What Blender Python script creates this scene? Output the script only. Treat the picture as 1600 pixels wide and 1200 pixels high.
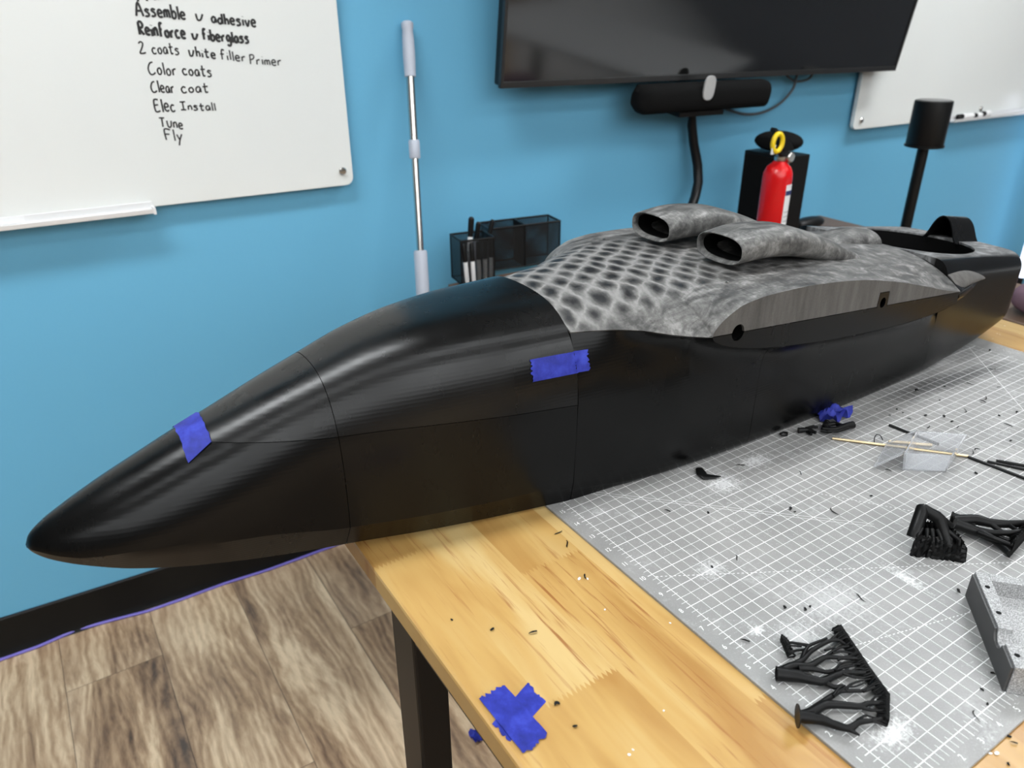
import bpy, bmesh, math, random
import numpy as np
from mathutils import Vector, Matrix, Euler

for o in list(bpy.data.objects):
    bpy.data.objects.remove(o)
scene = bpy.context.scene
col = scene.collection
random.seed(7)

# ------------------------------------------------------------------ camera
# World frame: x along the short run of the cutting mat (metres), y towards the
# blue wall, z up; origin of x/y is the first inch mark of the mat.
TT = 0.85                      # table-top / mat surface height
F_PX = 1181.105
ROT = np.array([[0.839754005, -0.542947507, -0.004606112], [-0.242321203, -0.367169473, -0.898035084], [0.485894686, 0.755244717, -0.439899728]])          # world -> camera (x right, y down, z forward)
CAM = np.array([-0.415184, -0.148015, 0.476989]) + np.array([0, 0, TT])
cd = bpy.data.cameras.new('camera')
cd.sensor_fit = 'HORIZONTAL'
cd.sensor_width = 36.0
cd.lens = F_PX / 1600 * 36.0
cd.clip_start = 0.02
cd.dof.use_dof = True
cd.dof.focus_distance = 0.80
cd.dof.aperture_fstop = 7.5
cam = bpy.data.objects.new('camera', cd)
col.objects.link(cam)
M3 = ROT.T @ np.diag([1.0, -1.0, -1.0])
mw = Matrix.Identity(4)
for i in range(3):
    for j in range(3):
        mw[i][j] = M3[i][j]
    mw[i][3] = CAM[i]
cam.matrix_world = mw
scene.camera = cam

# ------------------------------------------------------------------ world, exposure
scene.view_settings.view_transform = 'Standard'
scene.view_settings.look = 'None'
scene.view_settings.exposure = -1.08
scene.view_settings.gamma = 1.0
scene.view_settings.use_curve_mapping = False
world = bpy.data.worlds.new('world')
scene.world = world
world.use_nodes = True
world.node_tree.nodes['Background'].inputs[0].default_value = (0.8, 0.9, 1.0, 1)
world.node_tree.nodes['Background'].inputs[1].default_value = 0.15

CEIL = 2.75
PANEL_STRENGTH = 21.0
# x, y, width, relative strength of each ceiling panel
PANELS = ([(-.75, .62, .3, 3.4), (2.1, .62, .3, 3.4)] + [(x, -.58, .3, .75) for x in (-1.15, .15, 1.45, 2.75)]
          + [(x, y, .95, .75) for y in (-2.1, -3.5, -4.9, -6.3, -7.7) for x in (-3.1, -1.55, 0, 1.55)])

# ------------------------------------------------------------------ helpers
LOC = {}
def ray(x, y):
    v = ROT.T @ np.array([(x - 800) / F_PX, (y - 600) / F_PX, 1.0])
    return v / np.linalg.norm(v)
def on_z(x, y, z=TT):
    v = ray(x, y)
    return Vector(CAM + v * (z - CAM[2]) / v[2])
def on_plane(x, y, p0, n):
    v = ray(x, y); n = np.array(n, float)
    return Vector(CAM + v * (np.dot(np.array(p0, float) - CAM, n) / np.dot(v, n)))
def px_size(p, px):
    return px / F_PX * float((ROT @ (np.array(p) - CAM))[2])
def on_y(x, y, Y):
    return on_plane(x, y, (0, Y, 0), (0, 1, 0))
WANG = math.radians(-2.3)
WP = np.array([-0.7125, 1.571, 0.0])
WN = np.array([-math.sin(WANG), math.cos(WANG), 0.0])      # points into the wall
WP = WP + WN * .016
WU = np.array([math.cos(WANG), math.sin(WANG), 0.0])       # along the wall, to the right
def on_wall(x, y, off=0.0):
    return on_plane(x, y, WP - WN * off, WN)
def wall_pt(s, z, off=0.0):
    p = WP + WU * s - WN * off
    return Vector((p[0], p[1], z))
def wall_s(p):
    return float(np.dot(np.array(p) - WP, WU))

def pchip(xs, ys):
    xs = np.array(xs, float); ys = np.array(ys, float)
    h = np.diff(xs); d = np.diff(ys) / h
    m = np.zeros(len(xs))
    for i in range(1, len(xs) - 1):
        if d[i - 1] * d[i] > 0:
            w1 = 2 * h[i] + h[i - 1]; w2 = h[i] + 2 * h[i - 1]
            m[i] = (w1 + w2) / (w1 / d[i - 1] + w2 / d[i])
    m[0] = d[0]; m[-1] = d[-1]
    def f(x):
        x = min(max(x, xs[0]), xs[-1])
        i = min(max(int(np.searchsorted(xs, x)) - 1, 0), len(h) - 1)
        t = (x - xs[i]) / h[i]
        return ((2 * t**3 - 3 * t**2 + 1) * ys[i] + (t**3 - 2 * t**2 + t) * h[i] * m[i]
                + (-2 * t**3 + 3 * t**2) * ys[i + 1] + (t**3 - t**2) * h[i] * m[i + 1])
    return f

def smooth01(a, b, x):
    t = min(max((x - a) / (b - a), 0.0), 1.0)
    return t * t * (3 - 2 * t)

class MB:
    """collects geometry in world coordinates for ONE mesh object"""
    def __init__(self):
        self.v = []; self.f = []
    def add(self, vs, fs):
        n = len(self.v)
        self.v += [Vector(p) for p in vs]
        self.f += [tuple(i + n for i in f) for f in fs]
        return self
    def box(self, c, s, rz=0.0, rot=None):
        R = rot if rot is not None else Matrix.Rotation(rz, 3, 'Z')
        vs = []
        for dx in (-.5, .5):
            for dy in (-.5, .5):
                for dz in (-.5, .5):
                    vs.append(Vector(c) + R @ Vector((dx * s[0], dy * s[1], dz * s[2])))
        return self.add(vs, [(0, 1, 3, 2), (4, 6, 7, 5), (0, 4, 5, 1), (2, 3, 7, 6), (0, 2, 6, 4), (1, 5, 7, 3)])
    def tube(self, pts, r, n=10, cap=True, sy=1.0):
        pts = [Vector(p) for p in pts]
        rs = r if isinstance(r, (list, tuple)) else [r] * len(pts)
        rings = []
        prev = None
        for i, p in enumerate(pts):
            if i == 0: t = pts[1] - pts[0]
            elif i == len(pts) - 1: t = pts[-1] - pts[-2]
            else: t = (pts[i + 1] - p).normalized() + (p - pts[i - 1]).normalized()
            if t.length < 1e-9: t = Vector((0, 0, 1))
            t.normalize()
            if prev is None:
                a = Vector((0, 0, 1)) if abs(t.z) < .9 else Vector((1, 0, 0))
            else:
                a = prev
            b = t.cross(a)
            if b.length < 1e-6: b = t.cross(Vector((1, 0, 0)))
            b.normalize(); a = b.cross(t).normalized(); prev = a
            rings.append([p + (a * math.sin(q) * sy + b * math.cos(q)) * rs[i] for q in [2 * math.pi * k / n for k in range(n)]])
        vs = [q for rg in rings for q in rg]; fs = []
        for i in range(len(pts) - 1):
            for k in range(n):
                k2 = (k + 1) % n
                fs.append((i * n + k, i * n + k2, (i + 1) * n + k2, (i + 1) * n + k))
        if cap:
            fs.append(tuple(range(n - 1, -1, -1)))
            fs.append(tuple((len(pts) - 1) * n + k for k in range(n)))
        return self.add(vs, fs)
    def lathe(self, prof, base, axis=(0, 0, 1), n=32, cap=True):
        ax = Vector(axis).normalized()
        a = ax.orthogonal().normalized(); b = ax.cross(a)
        vs = []; fs = []
        for (r, h) in prof:
            for k in range(n):
                q = 2 * math.pi * k / n
                vs.append(Vector(base) + ax * h + (a * math.cos(q) + b * math.sin(q)) * max(r, 1e-5))
        for i in range(len(prof) - 1):
            for k in range(n):
                k2 = (k + 1) % n
                fs.append((i * n + k, i * n + k2, (i + 1) * n + k2, (i + 1) * n + k))
        if cap:
            fs.append(tuple(range(n - 1, -1, -1)))
            fs.append(tuple((len(prof) - 1) * n + k for k in range(n)))
        return self.add(vs, fs)
    def grid(self, rows, closed=False, flip=False):
        m = len(rows[0]); vs = [p for r in rows for p in r]; fs = []
        for i in range(len(rows) - 1):
            for k in range(m if closed else m - 1):
                k2 = (k + 1) % m
                q = (i * m + k, i * m + k2, (i + 1) * m + k2, (i + 1) * m + k)
                fs.append(q[::-1] if flip else q)
        return self.add(vs, fs)
    def prism(self, poly, d):
        """polygon (list of points, planar) pushed along vector d"""
        d = Vector(d); n = len(poly); poly = [Vector(p) for p in poly]
        fs = [tuple(range(n - 1, -1, -1)), tuple(range(n, 2 * n))]
        for k in range(n):
            k2 = (k + 1) % n
            fs.append((k, k2, n + k2, n + k))
        return self.add(poly + [p + d for p in poly], fs)
    def build(self, name, m, parent=None, loc=None, smooth=False, bevel=0, solid=0, merge=0, recalc=True, sub=0):
        if parent is not None: L = LOC[parent.name]
        elif loc is not None: L = Vector(loc)
        else: L = Vector((0, 0, 0))
        me = bpy.data.meshes.new(name)
        me.from_pydata([p - L for p in self.v], [], self.f)
        bm = bmesh.new(); bm.from_mesh(me)
        if merge: bmesh.ops.remove_doubles(bm, verts=bm.verts, dist=merge)
        if recalc: bmesh.ops.recalc_face_normals(bm, faces=bm.faces)
        if smooth:
            for f in bm.faces: f.smooth = True
            for e in bm.edges:
                if len(e.link_faces) != 2: e.smooth = False
                elif e.calc_face_angle(0) > math.radians(smooth if smooth is not True else 40):
                    e.smooth = False
        bm.to_mesh(me); bm.free()
        ob = bpy.data.objects.new(name, me)
        me.materials.append(m)
        col.objects.link(ob)
        if parent is not None: ob.parent = parent
        else: ob.location = L
        LOC[ob.name] = L.copy()
        if solid:
            md = ob.modifiers.new('solid', 'SOLIDIFY'); md.thickness = abs(solid); md.offset = -1 if solid > 0 else 1
        if bevel:
            md = ob.modifiers.new('bevel', 'BEVEL'); md.width = bevel; md.segments = 2; md.limit_method = 'ANGLE'
            md.angle_limit = math.radians(35)
        if sub:
            md = ob.modifiers.new('sub', 'SUBSURF'); md.levels = sub; md.render_levels = sub
        return ob

def tag(o, label, cat, group=None):
    o['label'] = label; o['category'] = cat
    if group: o['group'] = group
    return o
def thing(name, label, cat, loc, group=None):
    o = bpy.data.objects.new(name, None)
    o.empty_display_size = 0.05
    col.objects.link(o); o.location = loc; LOC[o.name] = Vector(loc)
    return tag(o, label, cat, group)
def struct(o):
    o['kind'] = 'structure'; return o
def partlabel(o, s):
    o['label'] = s; return o

# ------------------------------------------------------------------ materials
def mat(name, color=(.8, .8, .8), rough=.5, metal=0.0, spec=.5, **kw):
    m = bpy.data.materials.new(name); m.use_nodes = True
    b = m.node_tree.nodes['Principled BSDF']
    b.inputs['Base Color'].default_value = (*color, 1)
    b.inputs['Roughness'].default_value = rough
    b.inputs['Metallic'].default_value = metal
    b.inputs['Specular IOR Level'].default_value = spec
    for k, v in kw.items():
        b.inputs[k.replace('_', ' ')].default_value = v
    return m
class NT:
    def __init__(self, m):
        self.t = m.node_tree; self.b = self.t.nodes['Principled BSDF']
    def n(self, typ, ins=None, **props):
        nd = self.t.nodes.new(typ)
        for k, v in props.items(): setattr(nd, k, v)
        for k, v in (ins or {}).items():
            if hasattr(v, 'is_output') or isinstance(v, bpy.types.NodeSocket): self.t.links.new(v, nd.inputs[k])
            else: nd.inputs[k].default_value = v
        return nd
    def math(self, op, a, b=0.0, c=None):
        nd = self.n('ShaderNodeMath', operation=op)
        for i, v in enumerate((a, b) if c is None else (a, b, c)):
            if isinstance(v, bpy.types.NodeSocket): self.t.links.new(v, nd.inputs[i])
            else: nd.inputs[i].default_value = v
        return nd.outputs[0]
    def pos(self, scale=(1, 1, 1), rot=(0, 0, 0), loc=(0, 0, 0), coord='Object'):
        tc = self.n('ShaderNodeTexCoord')
        mp = self.n('ShaderNodeMapping', {'Vector': tc.outputs[coord]})
        mp.inputs['Scale'].default_value = scale; mp.inputs['Rotation'].default_value = rot; mp.inputs['Location'].default_value = loc
        return mp.outputs[0]
    def noise(self, vec, scale, detail=4, rough=.55, dist=0.0):
        return self.n('ShaderNodeTexNoise', {'Vector': vec, 'Scale': scale, 'Detail': detail, 'Roughness': rough, 'Distortion': dist}).outputs['Fac']
    def ramp(self, fac, stops):
        r = self.n('ShaderNodeValToRGB', {'Fac': fac})
        cr = r.color_ramp
        while len(cr.elements) < len(stops): cr.elements.new(.5)
        for e, (p, c) in zip(cr.elements, stops):
            e.position = p; e.color = (*c, 1) if len(c) == 3 else c
        return r.outputs['Color']
    def mix(self, fac, a, b, blend='MIX'):
        nd = self.n('ShaderNodeMix', data_type='RGBA', blend_type=blend)
        for i, v in ((0, fac), (6, a), (7, b)):
            if isinstance(v, bpy.types.NodeSocket): self.t.links.new(v, nd.inputs[i])
            elif i == 0: nd.inputs[0].default_value = v
            else: nd.inputs[i].default_value = (*v, 1)
        return nd.outputs[2]
    def rng(self, v, a, b, c=0.0, d=1.0):
        nd = self.n('ShaderNodeMapRange', {'Value': v, 'From Min': a, 'From Max': b, 'To Min': c, 'To Max': d})
        return nd.outputs[0]
    def set(self, **kw):
        for k, v in kw.items():
            self.t.links.new(v, self.b.inputs[k.replace('_', ' ')])
    def bump(self, h, strength=.3, dist=.001):
        self.set(Normal=self.n('ShaderNodeBump', {'Height': h, 'Strength': strength, 'Distance': dist}).outputs[0])

def g(v): return (v, v, v)

def m_wall():
    m = mat('blue_wall_paint', (.130, .392, .590), .55, spec=.3); t = NT(m)
    n = t.noise(t.pos(), 220, 2); t.bump(n, .12, .0008)
    return m
def m_floor():
    m = mat('rustic_vinyl_plank', (.2, .13, .08), .5, spec=.35); t = NT(m)
    p = t.pos()
    s = t.n('ShaderNodeSeparateXYZ', {'Vector': p})
    px = t.math('DIVIDE', s.outputs[0], .198); pid = t.math('FLOOR', px)
    off = t.math('MULTIPLY', t.math('FRACT', t.math('MULTIPLY', pid, .377)), 1.22)
    py = t.math('DIVIDE', t.math('ADD', s.outputs[1], off), 1.22); yid = t.math('FLOOR', py)
    wn = t.n('ShaderNodeTexWhiteNoise', {'Vector': t.n('ShaderNodeCombineXYZ', {'X': pid, 'Y': yid}).outputs[0]}, noise_dimensions='3D')
    shift = t.math('MULTIPLY', wn.outputs['Value'], 37.0)
    v = t.n('ShaderNodeCombineXYZ', {'X': t.math('ADD', t.math('MULTIPLY', s.outputs[0], 1.0), shift), 'Y': t.math('MULTIPLY', s.outputs[1], .22), 'Z': shift}).outputs[0]
    broad = t.noise(v, 7, 5, .62, 1.6)
    fine = t.noise(v, 60, 6, .7, 1.5)
    v2 = t.n('ShaderNodeCombineXYZ', {'X': s.outputs[0], 'Y': t.math('MULTIPLY', s.outputs[1], .35), 'Z': shift}).outputs[0]
    rings = t.n('ShaderNodeTexWave', {'Vector': v2, 'Scale': 16.0, 'Distortion': 16.0, 'Detail': 3.0, 'Detail Scale': .7}, wave_type='BANDS', bands_direction='X').outputs['Fac']
    f = t.math('ADD', t.math('MULTIPLY', broad, 1.05), t.math('ADD', t.math('MULTIPLY', fine, .26), t.math('MULTIPLY', rings, .09)))
    f = t.math('ADD', f, t.math('SUBTRACT', t.math('MULTIPLY', t.math('SUBTRACT', wn.outputs['Value'], .5), .16), .04))
    c = t.ramp(f, [(.40, (.055, .036, .026)), (.52, (.19, .115, .066)), (.66, (.37, .245, .145)), (.86, (.66, .50, .33))])
    grey = t.rng(t.noise(v, 5, 2), .42, .66)
    c = t.mix(t.math('MULTIPLY', grey, .18), c, t.mix(.5, c, (.34, .31, .275)))
    gx = t.math('ABSOLUTE', t.math('SUBTRACT', t.math('FRACT', px), .5)); gy = t.math('ABSOLUTE', t.math('SUBTRACT', t.math('FRACT', py), .5))
    gap = t.math('MAXIMUM', t.math('GREATER_THAN', gx, .495), t.math('GREATER_THAN', gy, .4993))
    c = t.mix(t.math('MULTIPLY', gap, .6), c, (.03, .02, .015))
    t.set(Base_Color=c)
    t.bump(fine, .15, .001)
    return m
def m_wood():
    m = mat('butcher_block_wood', (.7, .4, .15), .34, spec=.45); t = NT(m)
    p = t.pos()
    s = t.n('ShaderNodeSeparateXYZ', {'Vector': p})
    px = t.math('DIVIDE', s.outputs[0], .068); pid = t.math('FLOOR', px)
    off = t.math('FRACT', t.math('MULTIPLY', pid, .618))
    # finger joints: the strip ends run in a small zigzag
    zig = t.math('MULTIPLY', t.math('PINGPONG', s.outputs[0], .0022), 3.0)
    py = t.math('ADD', t.math('DIVIDE', t.math('ADD', s.outputs[1], zig), .36), off); yid = t.math('FLOOR', py)
    wn = t.n('ShaderNodeTexWhiteNoise', {'Vector': t.n('ShaderNodeCombineXYZ', {'X': pid, 'Y': yid}).outputs[0]}, noise_dimensions='3D').outputs['Value']
    sh = t.math('MULTIPLY', wn, 23.0)
    v = t.n('ShaderNodeCombineXYZ', {'X': t.math('ADD', s.outputs[0], sh), 'Y': t.math('MULTIPLY', s.outputs[1], .16), 'Z': sh}).outputs[0]
    broad = t.noise(v, 22, 3, .55, .8)
    v3 = t.n('ShaderNodeCombineXYZ', {'X': t.math('ADD', s.outputs[0], sh), 'Y': t.math('MULTIPLY', s.outputs[1], .045), 'Z': sh}).outputs[0]
    streak = t.noise(v3, 260, 3, .6, .3)
    c = t.ramp(t.math('ADD', t.math('MULTIPLY', broad, .9), t.math('MULTIPLY', t.math('SUBTRACT', wn, .5), .34)),
               [(.25, (.355, .185, .050)), (.46, (.475, .295, .098)), (.68, (.555, .395, .170))])
    dark = t.rng(streak, .56, .70)
    mask = t.rng(t.noise(v, 9, 2), .42, .6)
    c = t.mix(t.math('MULTIPLY', t.math('MULTIPLY', dark, mask), .85), c, (.26, .09, .02))
    # sanding dust left near the mat
    dust = t.rng(t.noise(p, 95, 5, .75), .63, .70)
    near = t.math('MULTIPLY', t.rng(s.outputs[0], -.075, -.02), t.rng(s.outputs[1], .24, .34))
    c = t.mix(t.math('MULTIPLY', t.math('MULTIPLY', dust, near), .8), c, (.75, .72, .66))
    t.set(Base_Color=c, Roughness=t.rng(streak, .3, .7, .30, .42))
    return m
def m_black(name='black_printed_plastic', base=.0022, r0=.20, r1=.30, bump=.16, spec=.19):
    m = mat(name, g(base), .26, spec=spec); t = NT(m)
    p = t.pos()
    wave = t.n('ShaderNodeTexWave', {'Vector': p, 'Scale': 90.0, 'Distortion': .6, 'Detail': 1.0}, wave_type='BANDS', bands_direction='Z').outputs['Fac']
    n = t.noise(t.pos((1, 1, .35)), 14, 5, .65)
    sc = t.noise(t.pos((26, 26, 6), (0, .4, .3)), 9, 3, .6)
    t.set(Roughness=t.rng(n, .3, .7, r0, r1))
    t.bump(wave, bump, .00012)
    return m
def m_sanded(cross=.95):
    m = mat('sanded_dark_plastic', g(.2), .62, spec=.35); t = NT(m)
    p = t.pos()
    wob = t.n('ShaderNodeTexNoise', {'Vector': p, 'Scale': 30.0, 'Detail': 4.0})
    pv = t.n('ShaderNodeVectorMath', {0: p, 1: t.n('ShaderNodeVectorMath', {0: wob.outputs['Color'], 'Scale': .021}, operation='SCALE').outputs[0]}, operation='ADD').outputs[0]
    s = t.n('ShaderNodeSeparateXYZ', {'Vector': pv})
    def fam(ax, ay, pitch):
        q = t.math('DIVIDE', t.math('ADD', t.math('MULTIPLY', s.outputs[0], ax), t.math('MULTIPLY', s.outputs[1], ay)), pitch)
        return t.math('MULTIPLY', t.math('ABSOLUTE', t.math('SUBTRACT', t.math('FRACT', q), .5)), 2.0)
    f1 = fam(.92, .40, .0245); f2 = fam(.62, -.78, .0245)
    blob = t.math('MULTIPLY', t.rng(f1, .96, .10), t.rng(f2, .96, .10))
    brk = t.noise(p, 38, 4, .65)
    sx = t.n('ShaderNodeSeparateXYZ', {'Vector': p})
    fore = t.rng(sx.outputs[0], -.02, .10, 1.0, .30)
    inner = t.rng(t.math('ABSOLUTE', sx.outputs[1]), .080, .108, 1.0, .0)
    amt = t.math('MULTIPLY', t.math('MULTIPLY', fore, inner), cross)
    fine = t.noise(t.pos((1, .28, 1), (0, 0, .5)), 240, 5, .7)
    cloud = t.noise(t.pos((1, 2.4, 1), (0, 0, -.35)), 26, 5, .65, .6)
    base = t.math('ADD', t.math('ADD', t.math('MULTIPLY', cloud, .95), t.math('MULTIPLY', fine, .34)), -.125)
    pat = t.math('SUBTRACT', .665, t.math('MULTIPLY', t.math('POWER', blob, .9), t.rng(brk, .3, .62, .22, .66)))
    pat = t.math('ADD', pat, t.math('MULTIPLY', t.math('SUBTRACT', fine, .5), .22))
    val = t.n('ShaderNodeMix', {0: amt, 2: base, 3: pat}, data_type='FLOAT').outputs[0]
    c = t.ramp(val, [(.24, (.014, .014, .015)), (.44, (.058, .057, .055)), (.57, (.130, .127, .122)), (.74, (.29, .285, .275))])
    t.set(Base_Color=c, Roughness=t.rng(val, .3, .7, .45, .72))
    t.bump(fine, .2, .0004)
    return m
def m_sand_rib():
    m = mat('sanded_rib_plastic', g(.12), .6, spec=.35); t = NT(m)
    n = t.noise(t.pos((1, 1, .16)), 70, 4, .65); n2 = t.noise(t.pos(), 420, 3)
    c = t.ramp(t.math('ADD', t.math('MULTIPLY', n, .8), t.math('MULTIPLY', n2, .2)), [(.28, (.05, .047, .044)), (.5, (.088, .083, .078)), (.76, (.135, .128, .120))])
    t.set(Base_Color=c)
    return m
def m_deck():
    # tail: glossy print below, sanded on the flat deck only
    m = mat('tail_plastic', g(.004), .28, spec=.2); t = NT(m)
    p = t.pos(); s = t.n('ShaderNodeSeparateXYZ', {'Vector': p})
    hgt = t.math('ADD', s.outputs[2], t.math('MULTIPLY', t.math('SUBTRACT', s.outputs[0], .42), .125))
    k = t.rng(t.math('ABSOLUTE', s.outputs[1]), .098, .107, 1.0, 0.0)
    k = t.math('MULTIPLY', k, t.rng(hgt, .146, .156))
    cloud = t.noise(t.pos((1, 2.2, 1)), 34, 5, .65, .5)
    c = t.mix(k, g(.003), t.ramp(cloud, [(.33, g(.05)), (.5, g(.15)), (.66, g(.30))]))
    t.set(Base_Color=c, Roughness=t.rng(k, 0, 1, .25, .6))
    return m
def m_mat():
    m = mat('grey_cutting_mat', (.33, .33, .325), .45, spec=.4); t = NT(m)
    p = t.pos()
    n = t.noise(p, 14, 4, .6); f = t.noise(p, 700, 2, .6)
    c = t.ramp(n, [(.3, (.215, .213, .208)), (.7, (.285, .280, .272))])
    c = t.mix(t.math('MULTIPLY', t.rng(f, .5, .75), .16), c, g(.5))
    # sanding dust: smears and specks
    sm = t.rng(t.noise(p, 17, 5, .72, .4), .54, .74)
    sp = t.rng(t.noise(p, 480, 4, .85), .60, .68)
    c = t.mix(t.math('MULTIPLY', t.math('MULTIPLY', sm, t.rng(t.noise(p, 120, 4, .8), .40, .68)), .75), c, g(.68))
    c = t.mix(t.math('MULTIPLY', t.math('MULTIPLY', sp, t.rng(t.noise(p, 10, 3), .46, .62)), .85), c, g(.78))
    # heaps of white sanding dust
    s0 = t.n('ShaderNodeSeparateXYZ', {'Vector': p})
    grain = t.noise(p, 300, 4, .8)
    for (px_, py_, rx_, ry_, w_) in ((1183, 985, .010, .007, 1.0), (1395, 1145, .026, .014, .8), (1130, 755, .030, .022, .75), (1110, 890, .022, .016, .55),
                                     (1418, 905, .008, .030, .8), (1250, 1000, .03, .03, .35), (1180, 720, .03, .016, .8), (935, 800, .012, .01, .3), (1300, 940, .05, .04, .3)):
        c_ = on_z(px_, py_, TT)
        ex = t.math('DIVIDE', t.math('SUBTRACT', s0.outputs[0], c_.x), rx_); ey = t.math('DIVIDE', t.math('SUBTRACT', s0.outputs[1], c_.y), ry_)
        rr = t.math('SQRT', t.math('ADD', t.math('MULTIPLY', ex, ex), t.math('MULTIPLY', ey, ey)))
        k_ = t.rng(t.math('ADD', t.rng(rr, .0, 1.5, 1.0, 0.0), t.math('MULTIPLY', t.math('SUBTRACT', grain, .5), 2.2)), .45, .95, 0.0, w_)
        c = t.mix(k_, c, g(.74))
    # dark smear by the tail, with the fuselage's shadow painted into it
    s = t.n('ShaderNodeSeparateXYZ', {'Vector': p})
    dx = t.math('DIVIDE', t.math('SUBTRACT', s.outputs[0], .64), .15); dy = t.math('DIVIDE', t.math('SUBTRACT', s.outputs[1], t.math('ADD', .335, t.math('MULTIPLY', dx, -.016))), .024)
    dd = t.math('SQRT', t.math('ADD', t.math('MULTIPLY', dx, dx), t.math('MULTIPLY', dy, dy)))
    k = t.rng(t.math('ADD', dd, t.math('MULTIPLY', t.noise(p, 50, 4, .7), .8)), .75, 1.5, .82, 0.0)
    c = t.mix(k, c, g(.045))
    t.set(Base_Color=c, Roughness=t.rng(sm, 0, 1, .42, .7))
    t.bump(f, .08, .0003)
    return m
def m_tape():
    m = mat('blue_masking_tape', (.022, .035, .42), .62, spec=.3); t = NT(m)
    n = t.noise(t.pos(), 60, 4, .6); f = t.noise(t.pos(), 900, 3)
    t.set(Base_Color=t.ramp(n, [(.3, (.010, .016, .17)), (.5, (.017, .026, .27)), (.72, (.036, .055, .42))]))
    t.bump(t.math('ADD', t.math('MULTIPLY', n, 1.0), t.math('MULTIPLY', f, .3)), .35, .0006)
    return m
def m_greyprint():
    m = mat('grey_printed_plastic', g(.2), .5, spec=.4); t = NT(m)
    f = t.noise(t.pos(), 900, 2); n = t.noise(t.pos((1, 1, 6)), 60, 3)
    geo = t.rng(f, .42, .66)
    t.set(Base_Color=t.mix(geo, g(.21), g(.50)))
    w = t.n('ShaderNodeTexWave', {'Vector': t.pos(), 'Scale': 330.0}, wave_type='BANDS', bands_direction='Z').outputs['Fac']
    t.bump(w, .3, .0002)
    return m
def m_plastic_clear():
    m = mat('clear_polystyrene', (.97, .98, 1.0), .06, spec=.6, Transmission_Weight=.82, IOR=1.10)
    return m
def m_emit(name, color, strength):
    m = bpy.data.materials.new(name); m.use_nodes = True
    nt = m.node_tree; nt.nodes.remove(nt.nodes['Principled BSDF'])
    e = nt.nodes.new('ShaderNodeEmission'); e.inputs[0].default_value = (*color, 1); e.inputs[1].default_value = strength
    nt.links.new(e.outputs[0], nt.nodes['Material Output'].inputs[0])
    return m
def m_mesh():
    m = mat('black_wire_mesh', g(.012), .45, spec=.4); t = NT(m)
    uv = t.n('ShaderNodeTexCoord').outputs['Object']
    s = t.n('ShaderNodeSeparateXYZ', {'Vector': uv})
    a = t.math('ADD', s.outputs[0], s.outputs[1])
    q1 = t.math('FRACT', t.math('DIVIDE', t.math('ADD', a, s.outputs[2]), .0042)); q2 = t.math('FRACT', t.math('DIVIDE', t.math('SUBTRACT', a, s.outputs[2]), .0042))
    hole = t.math('MULTIPLY', t.math('GREATER_THAN', q1, .24), t.math('GREATER_THAN', q2, .24))
    t.set(Alpha=t.math('SUBTRACT', 1.0, hole))
    return m

MW, MF, MWOOD = m_wall(), m_floor(), m_wood()
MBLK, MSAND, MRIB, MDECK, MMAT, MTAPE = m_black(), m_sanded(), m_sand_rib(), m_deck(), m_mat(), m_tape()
MSCOOP = m_sanded(.0)
MHATCH = m_black('black_hatch_plastic', .0032, .22, .33, .2, .27)
MINNER = mat('dark_interior_plastic', g(.0025), .55, spec=.1)
MTREE = m_black('black_support_plastic', .004, .38, .48, .2)
MGREY, MCLEAR, MMESH = m_greyprint(), m_plastic_clear(), m_mesh()
MWHITE = mat('white_paint', g(.78), .6)
MCEIL = mat('ceiling_tile_grey', g(.22), .85)
MFAR = mat('dark_grey_paint', g(.09), .7)
MBOARD = mat('whiteboard_surface', (.71, .73, .715), .22, spec=.45)
MTRAY = mat('satin_aluminium', g(.72), .35, spec=.5, metal=.35)
MINK = mat('black_marker_ink', g(.022), .55)
MINKW = mat('white_printed_ink', g(.86), .5)
MPLBLK = mat('matte_black_plastic', g(.0045), .42, spec=.25)
MMETBLK = mat('black_powder_coat', g(.0045), .38, spec=.25)
MSCREEN = mat('glossy_black_screen', g(.005), .09, spec=1.0)
MBEZEL = mat('dark_grey_bezel', g(.045), .3, metal=.6)
MCHROME = mat('brushed_steel', (.62, .60, .57), .25, metal=1.0)
MGREYPL = mat('light_grey_plastic', (.42, .45, .52), .45)
MRED = mat('glossy_red_enamel', (.62, .004, .006), .25, spec=.55)
MYEL = mat('yellow_plastic', (.85, .60, .01), .4)
MLABEL = mat('white_paper_label', g(.75), .5)
MNAVY = mat('navy_print', (.03, .04, .14), .5)
MBRASS = mat('pale_brass', (.62, .49, .30), .3, metal=1.0)
MPURPLE = mat('violet_cable_jacket', (.16, .13, .50), .45)
MDESK = mat('dark_brown_laminate', (.12, .075, .05), .5)
MFOAM = mat('black_foam', g(.006), .95, spec=.1)
MFABRIC = mat('mauve_fabric', (.16, .10, .13), .85, spec=.1)

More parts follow.
